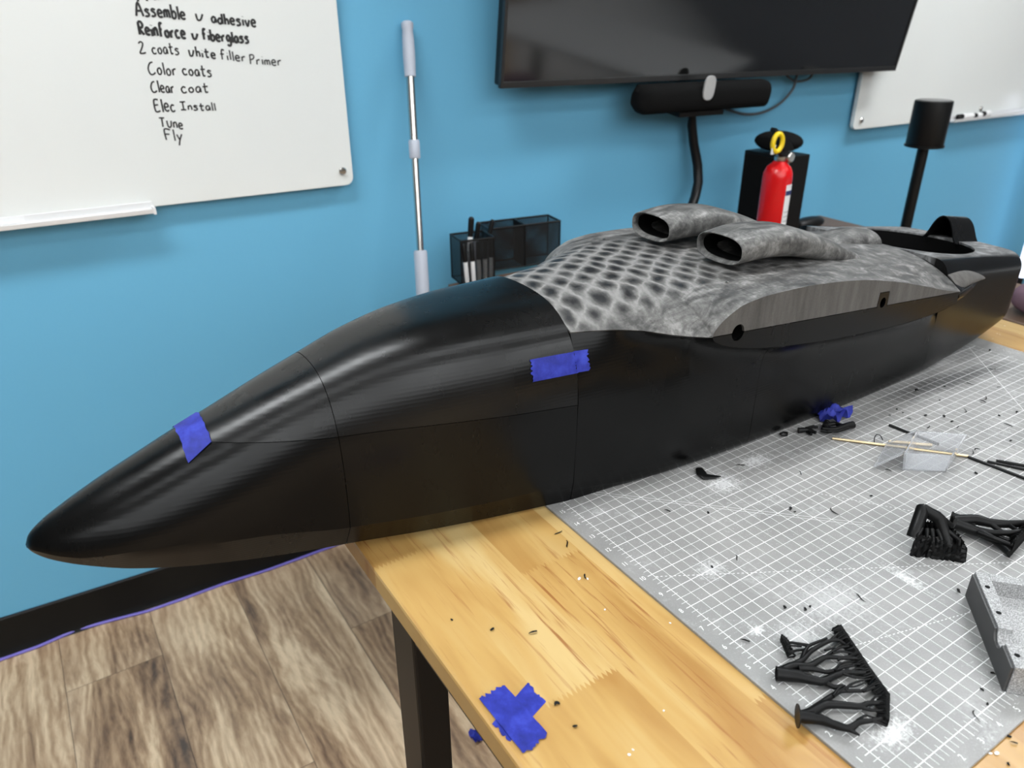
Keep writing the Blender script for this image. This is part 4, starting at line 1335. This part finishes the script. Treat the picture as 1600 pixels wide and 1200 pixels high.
def build_boards():
    br = on_wall(553, 288, OFF); 
    s1 = wall_s(br); z0 = br.z
    root = rounded_board('whiteboard', 'large whiteboard on the left with a handwritten to do list', s1 - 1.78, s1, z0, z0 + 1.18, .012, OFF)
    bolt(root, 535, 267)
    z = lambda y: y
    W = lambda *a: write_line(root, *a)
    W('Print', (215, 3), (268, -3), 12, .0040)
    W('Assemble', (213, 24), (290, 31), 18, .0040)
    W('w', (307, 32), (318, 33), 15, .0036)
    W('adhesive', (331, 35), (400, 42), 15, .0040)
    W('Reinforce', (218, 54), (290, 60), 18, .0046)
    W('w', (301, 61), (310, 62), 13, .0044)
    W('fiberglass', (317, 62), (389, 68), 15, .0044)
    W('2 coats', (219, 84), (280, 85), 15, .0028)
    W('white', (296, 87), (337, 91), 13, .0033)
    W('filler', (345, 92), (384, 97), 13, .0028)
    W('Primer', (391, 100), (440, 103), 13, .0027)
    W('Color', (233, 117), (276, 117), 17, .0029)
    W('coats', (286, 117), (331, 120), 14, .0030)
    W('Clear', (237, 144), (273, 146), 15, .0029)
    W('coat', (284, 145), (326, 144), 13, .0029)
    W('Elec', (243, 175), (274, 174), 17, .0032)
    W('Install', (283, 172), (337, 173), 11, .0028)
    W('Tune', (251, 198), (286, 201), 14, .0029)
    W('Fly', (259, 219), (286, 221), 15, .0029)
    # marker ledge along the bottom
    a = on_wall(238, 322, OFF); b = a - Vector(WU) * .95
    nn = Vector(-WN)
    prof = [(0, .020), (.003, .020), (.004, .007), (.024, .006), (.026, .010), (.029, .010), (.029, .001), (0, 0)]
    rows = [[e + nn * (q - .0) + Vector((0, 0, h - .010)) for q, h in prof] for e in (b, a)]
    mb = MB().grid(rows, closed=True); mb.add(rows[0], [tuple(range(8))]); mb.add(rows[1], [tuple(range(8))])
    tr = mb.build('marker_ledge', MTRAY, root, bevel=.0006)
    MB().box(a + nn * .0152 + Vector((0, 0, -.0045)), (.005, .0304, .013), WANG).build('end_cap', mat('pale_plastic_cap', g(.75), .4), tr)
    c = on_wall(8, 341, OFF)
    MB().box(c + nn * .003 + Vector((0, 0, -.004)), (.06, .003, .012), WANG).build('ledge_sticker', MLABEL, tr)
    # right-hand board behind the television
    bl = on_wall(1332, 203, OFF); s0 = wall_s(bl); z0 = bl.z
    root = rounded_board('whiteboard', 'blank whiteboard on the right partly hidden by the television', s0, s0 + 1.78, z0, z0 + 1.18, .012, OFF)
    bolt(root, 1345, 188); bolt(root, 1532, 170)
    a = on_wall(1480, 187, OFF); b = a + Vector(WU) * .95
    rows = [[e + nn * q + Vector((0, 0, h - .008)) for q, h in prof] for e in (a, b)]
    mb = MB().grid(rows, closed=True); mb.add(rows[0], [tuple(range(8))]); mb.add(rows[1], [tuple(range(8))])
    mb.build('marker_ledge', MTRAY, root, bevel=.0006)
    for k, (x0, x1, y0, y1, lab) in enumerate(((1496, 1520, 184, 181, 'leftmost'), (1521, 1533, 182, 179, 'middle'), (1534, 1547, 179, 177, 'rightmost'))):
        p = on_wall(x0, y0 - 1, OFF + .015); q = on_wall(x1, y1 - 1, OFF + .015)
        q.z = p.z
        L = max((q - p).length, .05)
        d = Vector(WU)
        o = MB().lathe([(.0085, 0), (.0095, .002), (.0095, L * .62), (.008, L * .64), (.008, L * .70)], p + d * (L * .3), axis=tuple(d), n=16).build('dry_erase_marker', MLABEL, loc=p, smooth=30)
        tag(o, lab + ' dry erase marker on the ledge of the right whiteboard', 'marker')
        MB().lathe([(.006, 0), (.0095, .004), (.0095, L * .3)], p, axis=tuple(d), n=16).build('cap', MPLBLK, o, smooth=30)
build_boards()

# ------------------------------------------------------------------ television, conference bar, cables
def build_tv():
    off = .085
    bl = on_wall(780, 138, off); br = on_wall(1397, 110, off)
    u = (br - bl); w = u.length; u.normalize()
    n = Vector(-WN); n = (n - u * n.dot(u)).normalized(); up = n.cross(u) * -1
    if up.z < 0: up = -up
    tl_ = math.radians(7.5)
    up, n = up * math.cos(tl_) + n * math.sin(tl_), n * math.cos(tl_) - up * math.sin(tl_)
    h = w * .575
    R = Matrix((u, -n, up)).transposed()
    c = bl + u * w / 2
    root = thing('television', 'large black flat screen television mounted on the blue wall', 'television', tuple(c))
    t = .028
    def cc(x, y, z): return c + u * x + n * y + up * z
    MB().box(cc(0, -t / 2 - .004, h / 2), (w - .006, t, h - .006), rot=R).build('back_housing', MPLBLK, root, bevel=.004)
    fr = MB()
    b = .008
    fr.box(cc(0, .0, b * .9), (w, .012, b * 1.8), rot=R); fr.box(cc(0, .0, h - b / 2), (w, .012, b), rot=R)
    fr.box(cc(-w / 2 + b / 2, .0, h / 2), (b, .012, h), rot=R); fr.box(cc(w / 2 - b / 2, .0, h / 2), (b, .012, h), rot=R)
    fr.build('bezel', MBEZEL, root, bevel=.0012)
    MB().box(cc(0, .0, h / 2), (w - 2 * b, .006, h - 2.5 * b), rot=R).build('screen', MSCREEN, root)
    MB().box(cc(0, -.055, h / 2), (.42, .05, .42), rot=R).build('wall_mount', MMETBLK, root)
    # conference bar under it
    a = on_wall(994, 143, .10); e = on_wall(1198, 134, .10)
    L = (e - a).length; m = (a + e) / 2 + Vector((0, 0, -.019))
    bar = thing('conference_bar', 'black conference camera bar with grey oval lens below the television', 'camera bar', tuple(m))
    rows = []
    for s in [-.5 + k / 24 for k in range(25)]:
        q = abs(s) * 2
        k = 1 - max(0, (q - .90) / .10) ** 3 * .45
        rows.append([m + u * (s * L) + n * (.036 * k * math.copysign(abs(math.cos(x)) ** .7, math.cos(x))) + up * (.036 * k * math.copysign(abs(math.sin(x)) ** .6, math.sin(x)) ) for x in [2 * math.pi * j / 28 for j in range(28)]])
    mb = MB().grid(rows, closed=True); mb.add(rows[0], [tuple(range(28))]); mb.add(rows[-1], [tuple(range(28))])
    mb.build('housing', MFOAM, bar, smooth=50, merge=.0001)
    lc = on_wall(1107, 137, .137)
    mb = MB()
    ov = [(.019 * math.copysign(abs(math.cos(x)) ** .7, math.cos(x)), .031 * math.copysign(abs(math.sin(x)) ** .7, math.sin(x))) for x in [2 * math.pi * j / 32 for j in range(32)]]
    mb.prism([lc + u * a_ + up * b_ for a_, b_ in ov], n * .006)
    lens = mb.build('camera_lens', mat('pale_grey_lens_cover', g(.42), .35), bar, bevel=.001)
    MB().box(m - up * .040 - u * .02, (.16, .05, .012), rot=R).build('mount_foot', MPLBLK, bar)
    # braided cable sleeve dropping to the desk
    pts = [(1082, 160, .05), (1082, 172, .05), (1081, 195, .04), (1084, 225, .04), (1090, 258, .05), (1091, 285, .06), (1086, 308, .08), (1078, 330, .10), (1070, 350, .12)]
    P = [on_wall(x, y, o) for x, y, o in pts]
    dz = on_wall(700, 444, .10).z
    e_ = P[-1]
    P += [Vector((e_.x - .02, e_.y - .02, max(dz + .05, e_.z - .06))), Vector((e_.x - .035, e_.y - .05, dz + .016)), Vector((e_.x - .05, e_.y - .11, dz + .0135))]
    mb = MB().tube(P, [.008, .009, .0135, .0135, .014, .014, .014, .0135, .013, .013, .013, .013], n=14)
    ob = mb.build('cable_sleeve', MPLBLK, loc=P[-1], smooth=50)
    tag(ob, 'thick black cable sleeve hanging from below the television to the desk', 'cable')
    # thin cables
    def spline(pts, off):
        P = [on_wall(x, y, off) for x, y in pts]; Q = []
        for i in range(len(P) - 1):
            a, b = P[max(i - 1, 0)], P[i]; c_, e_ = P[i + 1], P[min(i + 2, len(P) - 1)]
            for k in range(6):
                t_ = k / 6
                Q.append(.5 * (2 * b + (c_ - a) * t_ + (2 * a - 5 * b + 4 * c_ - e_) * t_ * t_ + (3 * b - a - 3 * c_ + e_) * t_ ** 3))
        return Q + [P[-1]]
    mg = mat('grey_cable_jacket', (.06, .07, .08), .5)
    Q = spline([(1112, 155), (1130, 168), (1160, 178), (1190, 176), (1218, 162), (1238, 140), (1244, 122), (1249, 108)], .028)
    tag(MB().tube(Q, .0042, n=8).build('hanging_cable', mg, loc=Q[0], smooth=50), 'long thin cable looping from the conference bar up behind the television', 'cable')
    Q = spline([(1226, 112), (1231, 120), (1243, 127), (1262, 124), (1271, 114), (1275, 106)], .024)
    tag(MB().tube(Q, .0036, n=8).build('hanging_cable', mg, loc=Q[0], smooth=50), 'short cable loop drooping just below the television at right', 'cable')
build_tv()

# ------------------------------------------------------------------ desk against the wall and what stands on it
DESK_CORNER = on_wall(700, 444, .10)
ZD = DESK_CORNER.z
def build_desk():
    s0 = wall_s(DESK_CORNER); s1 = s0 + 1.36
    root = thing('wall_desk', 'dark brown desk against the blue wall behind the fuselage', 'desk', tuple(wall_pt((s0 + s1) / 2, 0, .3)))
    mb = MB().prism([wall_pt(s0, ZD - .03, .10), wall_pt(s1, ZD - .03, .10), wall_pt(s1, ZD - .03, .64), wall_pt(s0, ZD - .03, .64)], (0, 0, .03))
    mb.build('desk_top', MDESK, root, bevel=.002)
    for s in (s0 + .04, s1 - .04):
        for o in (.14, .60):
            MB().box(wall_pt(s, (ZD - .03) / 2, o), (.05, .05, ZD - .03), WANG).build('leg', MMETBLK, root, bevel=.002)
build_desk()
def build_organizer():
    # three joined mesh bins
    def bin_(mesh, rim, c, w, d, h, ang):
        R = Matrix.Rotation(ang, 3, 'Z')
        def q(x, y, z): return Vector((c.x, c.y, ZD + .0005)) + R @ Vector((x, y, z))
        k = [(-w / 2, -d / 2), (w / 2, -d / 2), (w / 2, d / 2), (-w / 2, d / 2)]
        for i in range(4):
            a, b = k[i], k[(i + 1) % 4]
            n_ = Vector((a[0] + b[0], a[1] + b[1], 0)).normalized() * -.0008
            mesh.prism([q(*a, .004), q(*b, .004), q(*b, h), q(*a, h)], R @ n_)
        for z in (h, .004):
            for i in range(4):
                a, b = k[i], k[(i + 1) % 4]
                rim.tube([q(*a, z), q(*b, z)], .0028 if z > .01 else .0022, n=8)
        for a in k: rim.tube([q(*a, .002), q(*a, h)], .0020, n=8)
        mesh.prism([q(*p, .002) for p in k], (0, 0, .0012))
    p = on_z(730, 447, ZD)
    p2 = on_z(838, 438, ZD)
    root = thing('desk_organizer', 'black wire mesh desk organizer with pens on the wall desk', 'organizer', tuple(p))
    me, ri = MB(), MB()
    a1 = WANG - .12
    f0 = on_z(722, 448, ZD); f1 = Matrix.Rotation(a1, 3, 'Z')
    c1 = f0 + f1 @ Vector((.043, .036, 0)); c1.z = 0
    bin_(me, ri, c1, .086, .072, .112, a1)
    me.build('front_bin', MMESH, root); ri.build('front_bin_frame', MPLBLK, root, smooth=50)
    me, ri = MB(), MB()
    c2 = c1 + f1 @ Vector((.112, .078, 0))
    bin_(me, ri, c2, .100, .072, .112, a1); bin_(me, ri, c2 + f1 @ Vector((.101, 0, 0)), .100, .072, .112, a1)
    me.build('rear_bin', MMESH, root); ri.build('rear_bin_frame', MPLBLK, root, smooth=50)
    def pen(label, px, py, L, r, m, base, cap=None, capm=None):
        tip = on_plane(px, py, c1 + Vector(base) , WN)
        b = Vector((c1.x + base[0], c1.y + base[1], ZD + .006))
        ax = (tip - b).normalized()
        o = MB().lathe([(r * .5, 0), (r, .006), (r, L * .70), (r * .9, L * .71)], b, axis=ax, n=14).build('pen', m, loc=b, smooth=30)
        tag(o, label, 'pen')
        MB().lathe([(r * 1.12, L * .70), (r * 1.15, L * .97), (r * .6, L)], b, axis=ax, n=14).build('pen_cap', capm, o, smooth=30)
    pen('tall marker with white body and black tip up in the mesh organizer', 737, 333, .158, .0062, MLABEL, (-.022, -.012, 0), capm=MPLBLK)
    pen('grey pen beside the tall marker in the mesh organizer', 747, 352, .140, .0055, MGREYPL, (-.002, .006, 0), capm=MPLBLK)
    pen('black pen leaning right in the front organizer bin', 769, 347, .146, .0055, MPLBLK, (.016, .004, 0), capm=MPLBLK)
    for k, (bx, by) in enumerate(((-.034, -.030), (-.017, -.033), (.0, -.030), (.016, -.033), (.034, -.030))):
        b = Vector((c1.x + bx, c1.y + by, ZD + .006))
        o = MB().lathe([(.003, 0), (.0055, .005), (.0055, .055)], b, axis=(.03 * (k - 2), .02, 1), n=12).build('pen', MLABEL, loc=b, smooth=30)
        tag(o, 'short pen with pale body seen through the front mesh bin', 'pen', 'pale pens inside the mesh bin')
        MB().lathe([(.0058, .055), (.0058, .095), (.003, .1)], b, axis=(.03 * (k - 2), .02, 1), n=12).build('pen_cap', MPLBLK, o, smooth=30)
build_organizer()

def build_extinguisher():
    k0 = on_wall(1229, 246, .255)
    w, dp, h = .098, .155, k0.z - ZD
    c = k0 + Vector(WU) * w / 2 + Vector(WN) * dp / 2
    bx = thing('speaker_box', 'black box speaker on the desk behind the red extinguisher', 'speaker', (c.x, c.y, ZD))
    MB().box(Vector((c.x, c.y, ZD + h / 2)), (w, dp, h), WANG).build('cabinet', MPLBLK, bx, bevel=.003)
    MB().box(Vector((c.x, c.y, ZD + h / 2)) - Vector(WU) * (w / 2 + .003), (.006, dp - .016, h - .016), WANG).build('front_grille', MFOAM, bx, bevel=.002)
    # dark soft case on top of the box
    rows = []
    cc = Vector((c.x, c.y, ZD + h + .002))
    mb = MB()
    for k in range(13):
        a = math.pi * k / 12
        rows.append([cc + Vector(WU) * (-.052 * math.cos(a)) + Vector(WN) * (.07 * math.cos(q) * math.sin(a) ** .6) + Vector((0, 0, .028 + .028 * math.sin(q) * math.sin(a) ** .6)) for q in [2 * math.pi * j / 20 for j in range(20)]])
    mb.grid(rows, closed=True)
    o = mb.build('soft_pouch', MFOAM, loc=cc, smooth=60, merge=.0005)
    tag(o, 'dark rounded pouch lying on top of the black box speaker', 'pouch')
    # extinguisher
    p = on_wall(1203, 352, .34); q = Vector((p.x, p.y, ZD))
    top = on_wall(1217, 262, .34)
    d = .0405
    H = .225
    p = on_wall(1207, 330, .34)
    axis_pt = Vector((p.x, p.y, ZD))
    root = thing('fire_extinguisher', 'red fire extinguisher with yellow pull ring standing on the desk', 'fire extinguisher', tuple(axis_pt))
    zt = on_wall(1216, 252, .34).z - ZD
    r = px_size(axis_pt, 43) / 2
    prof = [(r * .9, 0), (r, .006), (r, zt - .042), (r * .97, zt - .030), (r * .80, zt - .014), (r * .48, zt - .004), (r * .42, zt)]
    MB().lathe(prof, axis_pt, n=40).build('cylinder', MRED, root, smooth=35)
    v = MB().lathe([(.013, zt), (.015, zt + .003), (.015, zt + .012), (.011, zt + .014), (.011, zt + .03)], axis_pt, n=24)
    v.build('valve', MCHROME, root, smooth=35)
    U = Vector(WU); N = -Vector(WN)
    hz = axis_pt + Vector((0, 0, zt + .026))
    mb = MB().prism([hz - U * .055 + Vector((0, 0, .055)), hz - U * .050 + Vector((0, 0, .062)), hz + U * .012 + Vector((0, 0, .022)), hz + U * .03 + Vector((0, 0, .0)), hz - U * .01 + Vector((0, 0, .0)), hz - U * .03 + Vector((0, 0, .03))], N * .018)
    mb.build('lever', MPLBLK, root, bevel=.002)
    MB().prism([hz - U * .045 + Vector((0, 0, .012)), hz - U * .04 + Vector((0, 0, .02)), hz + U * .02 + Vector((0, 0, -.004)), hz + U * .036 + Vector((0, 0, -.016)), hz - U * .01 + Vector((0, 0, -.012))], N * .016).build('carry_handle', MPLBLK, root, bevel=.002)
    rc = on_wall(1215, 223, .36)
    ring = [rc + U * (.0165 * math.cos(a)) + Vector((0, 0, .0215 * math.sin(a))) for a in span(0, 2 * math.pi, 28)]
    MB().tube(ring, .0062, n=10, cap=False).build('pull_ring', MYEL, root, smooth=50, merge=.0001)
    MB().box(rc - U * .012 + Vector((0, 0, -.016)), (.016, .004, .022), .2).build('pin_tag', MLABEL, root)
    MB().lathe([(.013, 0), (.013, .008), (.010, .010)], hz + U * .018 + N * .012 + Vector((0, 0, -.016)), axis=tuple(N), n=20).build('pressure_gauge', MCHROME, root, smooth=30)
    pts = [hz + U * .028 + Vector((0, 0, -.018)), hz + U * .036 + Vector((0, 0, -.04)), hz + U * .040 + Vector((0, 0, -.08)), hz + U * .036 + Vector((0, 0, -.10))]
    MB().tube(pts, .0016, n=8).build('seal_wire', MCHROME, root, smooth=50)
    def patch(name, a0, a1, z0, z1, m, rr):
        rows = []
        for z in (z0, z1):
            rows.append([axis_pt + Vector((0, 0, z)) + (U * math.sin(a) + N * math.cos(a)) * rr for a in span(a0, a1, 12)])
        return MB().grid(rows).build(name, m, root, smooth=60, solid=-.0004)
    patch('label_panel', -.12, .62, .045, zt - .055, MLABEL, r + .0005)
    patch('label_band', -.12, .62, zt - .082, zt - .070, MNAVY, r + .0012)
    rows_ = MB()
    for k in range(7):
        z = .055 + k * .012
        rows_.grid([[axis_pt + Vector((0, 0, zz)) + (U * math.sin(a) + N * math.cos(a)) * (r + .0012) for a in span(-.04, .52, 8)] for zz in (z, z + .0022)])
    rows_.build('label_print', mat('grey_print', g(.35), .5), root)
build_extinguisher()

def build_pole_speaker():
    off = .30
    c = on_wall(1449, 205, off)
    top = on_wall(1455, 157, off); bot = on_wall(1442, 228, off)
    r = px_size(c, 55) / 2
    bx, by = c.x, c.y
    root = thing('pole_speaker', 'black cylindrical speaker on a slim black floor pole near the right whiteboard', 'speaker', (bx, by, 0))
    z1, z0 = top.z, bot.z
    MB().lathe([(r * .96, z0), (r, z0 + .004), (r, z1 - .006), (r * .985, z1 - .001), (r * .9, z1)], (bx, by, 0), n=40).build('speaker_body', MPLBLK, root, smooth=30)
    MB().lathe([(r * .88, z1), (r * .88, z1 + .0012)], (bx, by, 0), n=40).build('top_plate', mat('grey_plate', g(.12), .35), root)
    MB().lathe([(r * .9, z0 - .004), (r * 1.05, z0 - .002), (r * 1.05, z0 + .003), (r * .9, z0 + .004)], (bx, by, 0), n=40).build('base_ring', MPLBLK, root, smooth=30)
    MB().tube([(bx, by, .012), (bx, by, z0)], px_size(c, 17) / 2, n=16).build('pole', MMETBLK, root, smooth=50)
    MB().lathe([(.14, 0), (.14, .008), (.135, .012), (.02, .016)], (bx, by, 0), n=40).build('floor_base', MMETBLK, root, smooth=30)
build_pole_speaker()

def build_small():
    # extending mop handle leaning on the wall
    T = on_wall(636, 33, .016); B = on_wall(661, 465, .150)
    ax = (B - T).normalized()
    L = (T.z - .0) / -ax.z
    E = T + ax * (L - .012)
    root = thing('mop_handle', 'telescopic steel mop handle with grey grips leaning against the blue wall', 'mop handle', (E.x, E.y, 0))
    def at(px, py):
        # parameter along the handle closest to a pixel row
        best = min(range(400), key=lambda k: abs(pix(T + ax * (L * k / 400))[1] - py)); return L * best / 400
    def pix(p):
        q = ROT @ (np.array(p) - CAM); return (q[0] / q[2] * F_PX + 800, q[1] / q[2] * F_PX + 600)
    a, b, c, d = at(0, 120), at(0, 218), at(0, 247), at(0, 391)
    r = .0105
    MB().lathe([(r * .8, 0), (r * 1.25, .004), (r * 1.25, .014), (r * 1.1, .018), (r * 1.25, .04), (r * 1.3, a * .6), (r * 1.2, a)], T, axis=tuple(ax), n=24).build('top_grip', MGREYPL, root, smooth=40)
    MB().tube([T + ax * a, T + ax * b], r * .88, n=20).build('upper_tube', MCHROME, root, smooth=50)
    MB().lathe([(r * 1.05, b), (r * 1.2, b + .003), (r * 1.2, c - .003), (r * 1.05, c)], T, axis=tuple(ax), n=20).build('clamp_collar', MGREYPL, root, smooth=40)
    MB().tube([T + ax * c, T + ax * d], r * .78, n=20).build('lower_tube', MCHROME, root, smooth=50)
    MB().lathe([(r * 1.35, d), (r * 1.5, d + .006), (r * 1.5, d + .25), (r * 1.2, d + .26), (r * 1.1, L - .012)], T, axis=tuple(ax), n=24).build('lower_sleeve', MGREYPL, root, smooth=40)
    # violet cable along the skirting
    px = [(-30, 1042), (0, 1031), (60, 1010), (120, 984), (175, 969), (230, 955), (285, 936), (350, 912), (420, 890), (480, 868), (540, 846)]
    P = [on_z(x, y, .004) for x, y in px]
    e_ = wall_s(P[-1])
    P += [wall_pt(e_ + .12, .004, .030), wall_pt(e_ + .5, .004, .026), wall_pt(e_ + 1.2, .004, .034), wall_pt(e_ + 2.4, .004, .028)]
    o = MB().tube(P, .0036, n=10).build('floor_cable', MPURPLE, loc=P[0], smooth=50)
    tag(o, 'violet cable lying on the wood floor along the black baseboard', 'cable')
    # small dark items on the desk by the speaker box
    p = on_z(1262, 357, ZD)
    rows = []
    for k in range(11):
        a = math.pi * k / 10
        rows.append([p + Vector((-.06 * math.cos(a), .028 * math.cos(q) * math.sin(a) ** .6, .018 + .018 * math.sin(q) * math.sin(a) ** .6)) for q in [2 * math.pi * j / 16 for j in range(16)]])
    tag(MB().grid(rows, closed=True).build('cable_bundle', MPLBLK, loc=p, smooth=60, merge=.0004), 'dark rounded bundle on the desk right of the black box speaker', 'bundle')
    # tape roll dark object at the left of the scoops
    p = on_z(968, 362, ZD)
    MBx = MB().lathe([(.016, 0), (.022, .002), (.022, .020), (.016, .022)], (p.x, p.y, ZD), n=24)
    tag(MBx.build('lens_cap', MPLBLK, loc=(p.x, p.y, ZD), smooth=40), 'small black round object on the desk left of the air scoops', 'cap')
    # dark stool-like bench end beyond the table at far right
    p = on_y(1588, 514, .62)
    z = .80
    q = on_z(1585, 505, z)
    root = thing('side_bench', 'dark brown side bench beyond the far end of the work table', 'bench', (q.x + .13, q.y, 0))
    MB().box((q.x + .13, q.y + .0, z - .015), (.24, .30, .03)).build('bench_top', MDESK, root, bevel=.002)
    for sx in (.04, .22):
        for sy in (-.12, .12):
            MB().box((q.x + sx, q.y + sy, (z - .03) / 2), (.04, .04, z - .03)).build('leg', MMETBLK, root)
    p = on_z(1598, 500, z)
    rows = []
    for k in range(13):
        a = math.pi * k / 12
        rows.append([Vector((p.x + .045, p.y + .0, z + .001)) + Vector((-.075 * math.cos(a) + .03, .05 * math.cos(t_) * math.sin(a) ** .5, .032 + .032 * math.sin(t_) * math.sin(a) ** .5)) for t_ in [2 * math.pi * j / 20 for j in range(20)]])
    tag(MB().grid(rows, closed=True).build('fabric_bag', MFABRIC, loc=(p.x, p.y, z), smooth=60, merge=.0004), 'dark mauve fabric bag on the side bench at right edge', 'bag')
    # second table and a pale cover further back in the room; the television mirrors them
    e0, e1 = Vector((1.47, -.74, 0)), Vector((2.11, .42, 0))
    d = (e1 - e0).normalized(); nn = Vector((d.y, -d.x, 0)); cen = (e0 + e1) / 2 + nn * .42
    tb = thing('side_table', 'pale topped side table to the right mirrored in the television screen', 'table', (cen.x, cen.y, 0))
    MB().prism([e0 + Vector((0, 0, .72)), e1 + Vector((0, 0, .72)), e1 + nn * .84 + Vector((0, 0, .72)), e0 + nn * .84 + Vector((0, 0, .72))], (0, 0, .028)).build('table_top', mat('pale_laminate', g(.55), .5), tb, bevel=.002)
    for a in (.08, 1.24):
        for b in (.07, .77):
            q = e0 + d * a + nn * b
            MB().box((q.x, q.y, .36), (.05, .05, .72), math.atan2(d.y, d.x)).build('leg', MMETBLK, tb)
    c0 = Vector((3.35, -1.75, 0)); rows = []
    for k in range(15):
        h = math.pi / 2 * k / 14
        rows.append([c0 + Vector((.80 * math.cos(h) * math.cos(a), 1.0 * math.cos(h) * math.sin(a), .005 + .70 * math.sin(h))) for a in [2 * math.pi * j / 48 for j in range(48)]])
    tag(MB().grid(rows, closed=True).build('dome_cover', mat('pale_cover_cloth', g(.5), .6), loc=c0, smooth=60, merge=.0005, solid=.004), 'large pale rounded cover on the floor mirrored in the television screen', 'cover')
    # added LED tube lamp at the right edge, standing in for an unseen bright source
    c = on_wall(1605, 400, .14)
    lamp = thing('added_glow_lamp', 'added cool white LED tube lamp standing in for the unseen glow source at right edge', 'lamp', (c.x, c.y, 0))
    MB().lathe([(.10, 0), (.10, .012), (.03, .018)], (c.x, c.y, 0), n=32).build('base', MMETBLK, lamp, smooth=30)
    MB().tube([(c.x, c.y, .018), (c.x, c.y, .30)], .012, n=14).build('pole', MMETBLK, lamp, smooth=50)
    MB().tube([(c.x, c.y, .30), (c.x, c.y, 1.02)], .022, n=20).build('light_tube', m_emit('cool_led_tube', (.78, .84, 1.0), 6.0), lamp, smooth=50)
build_small()
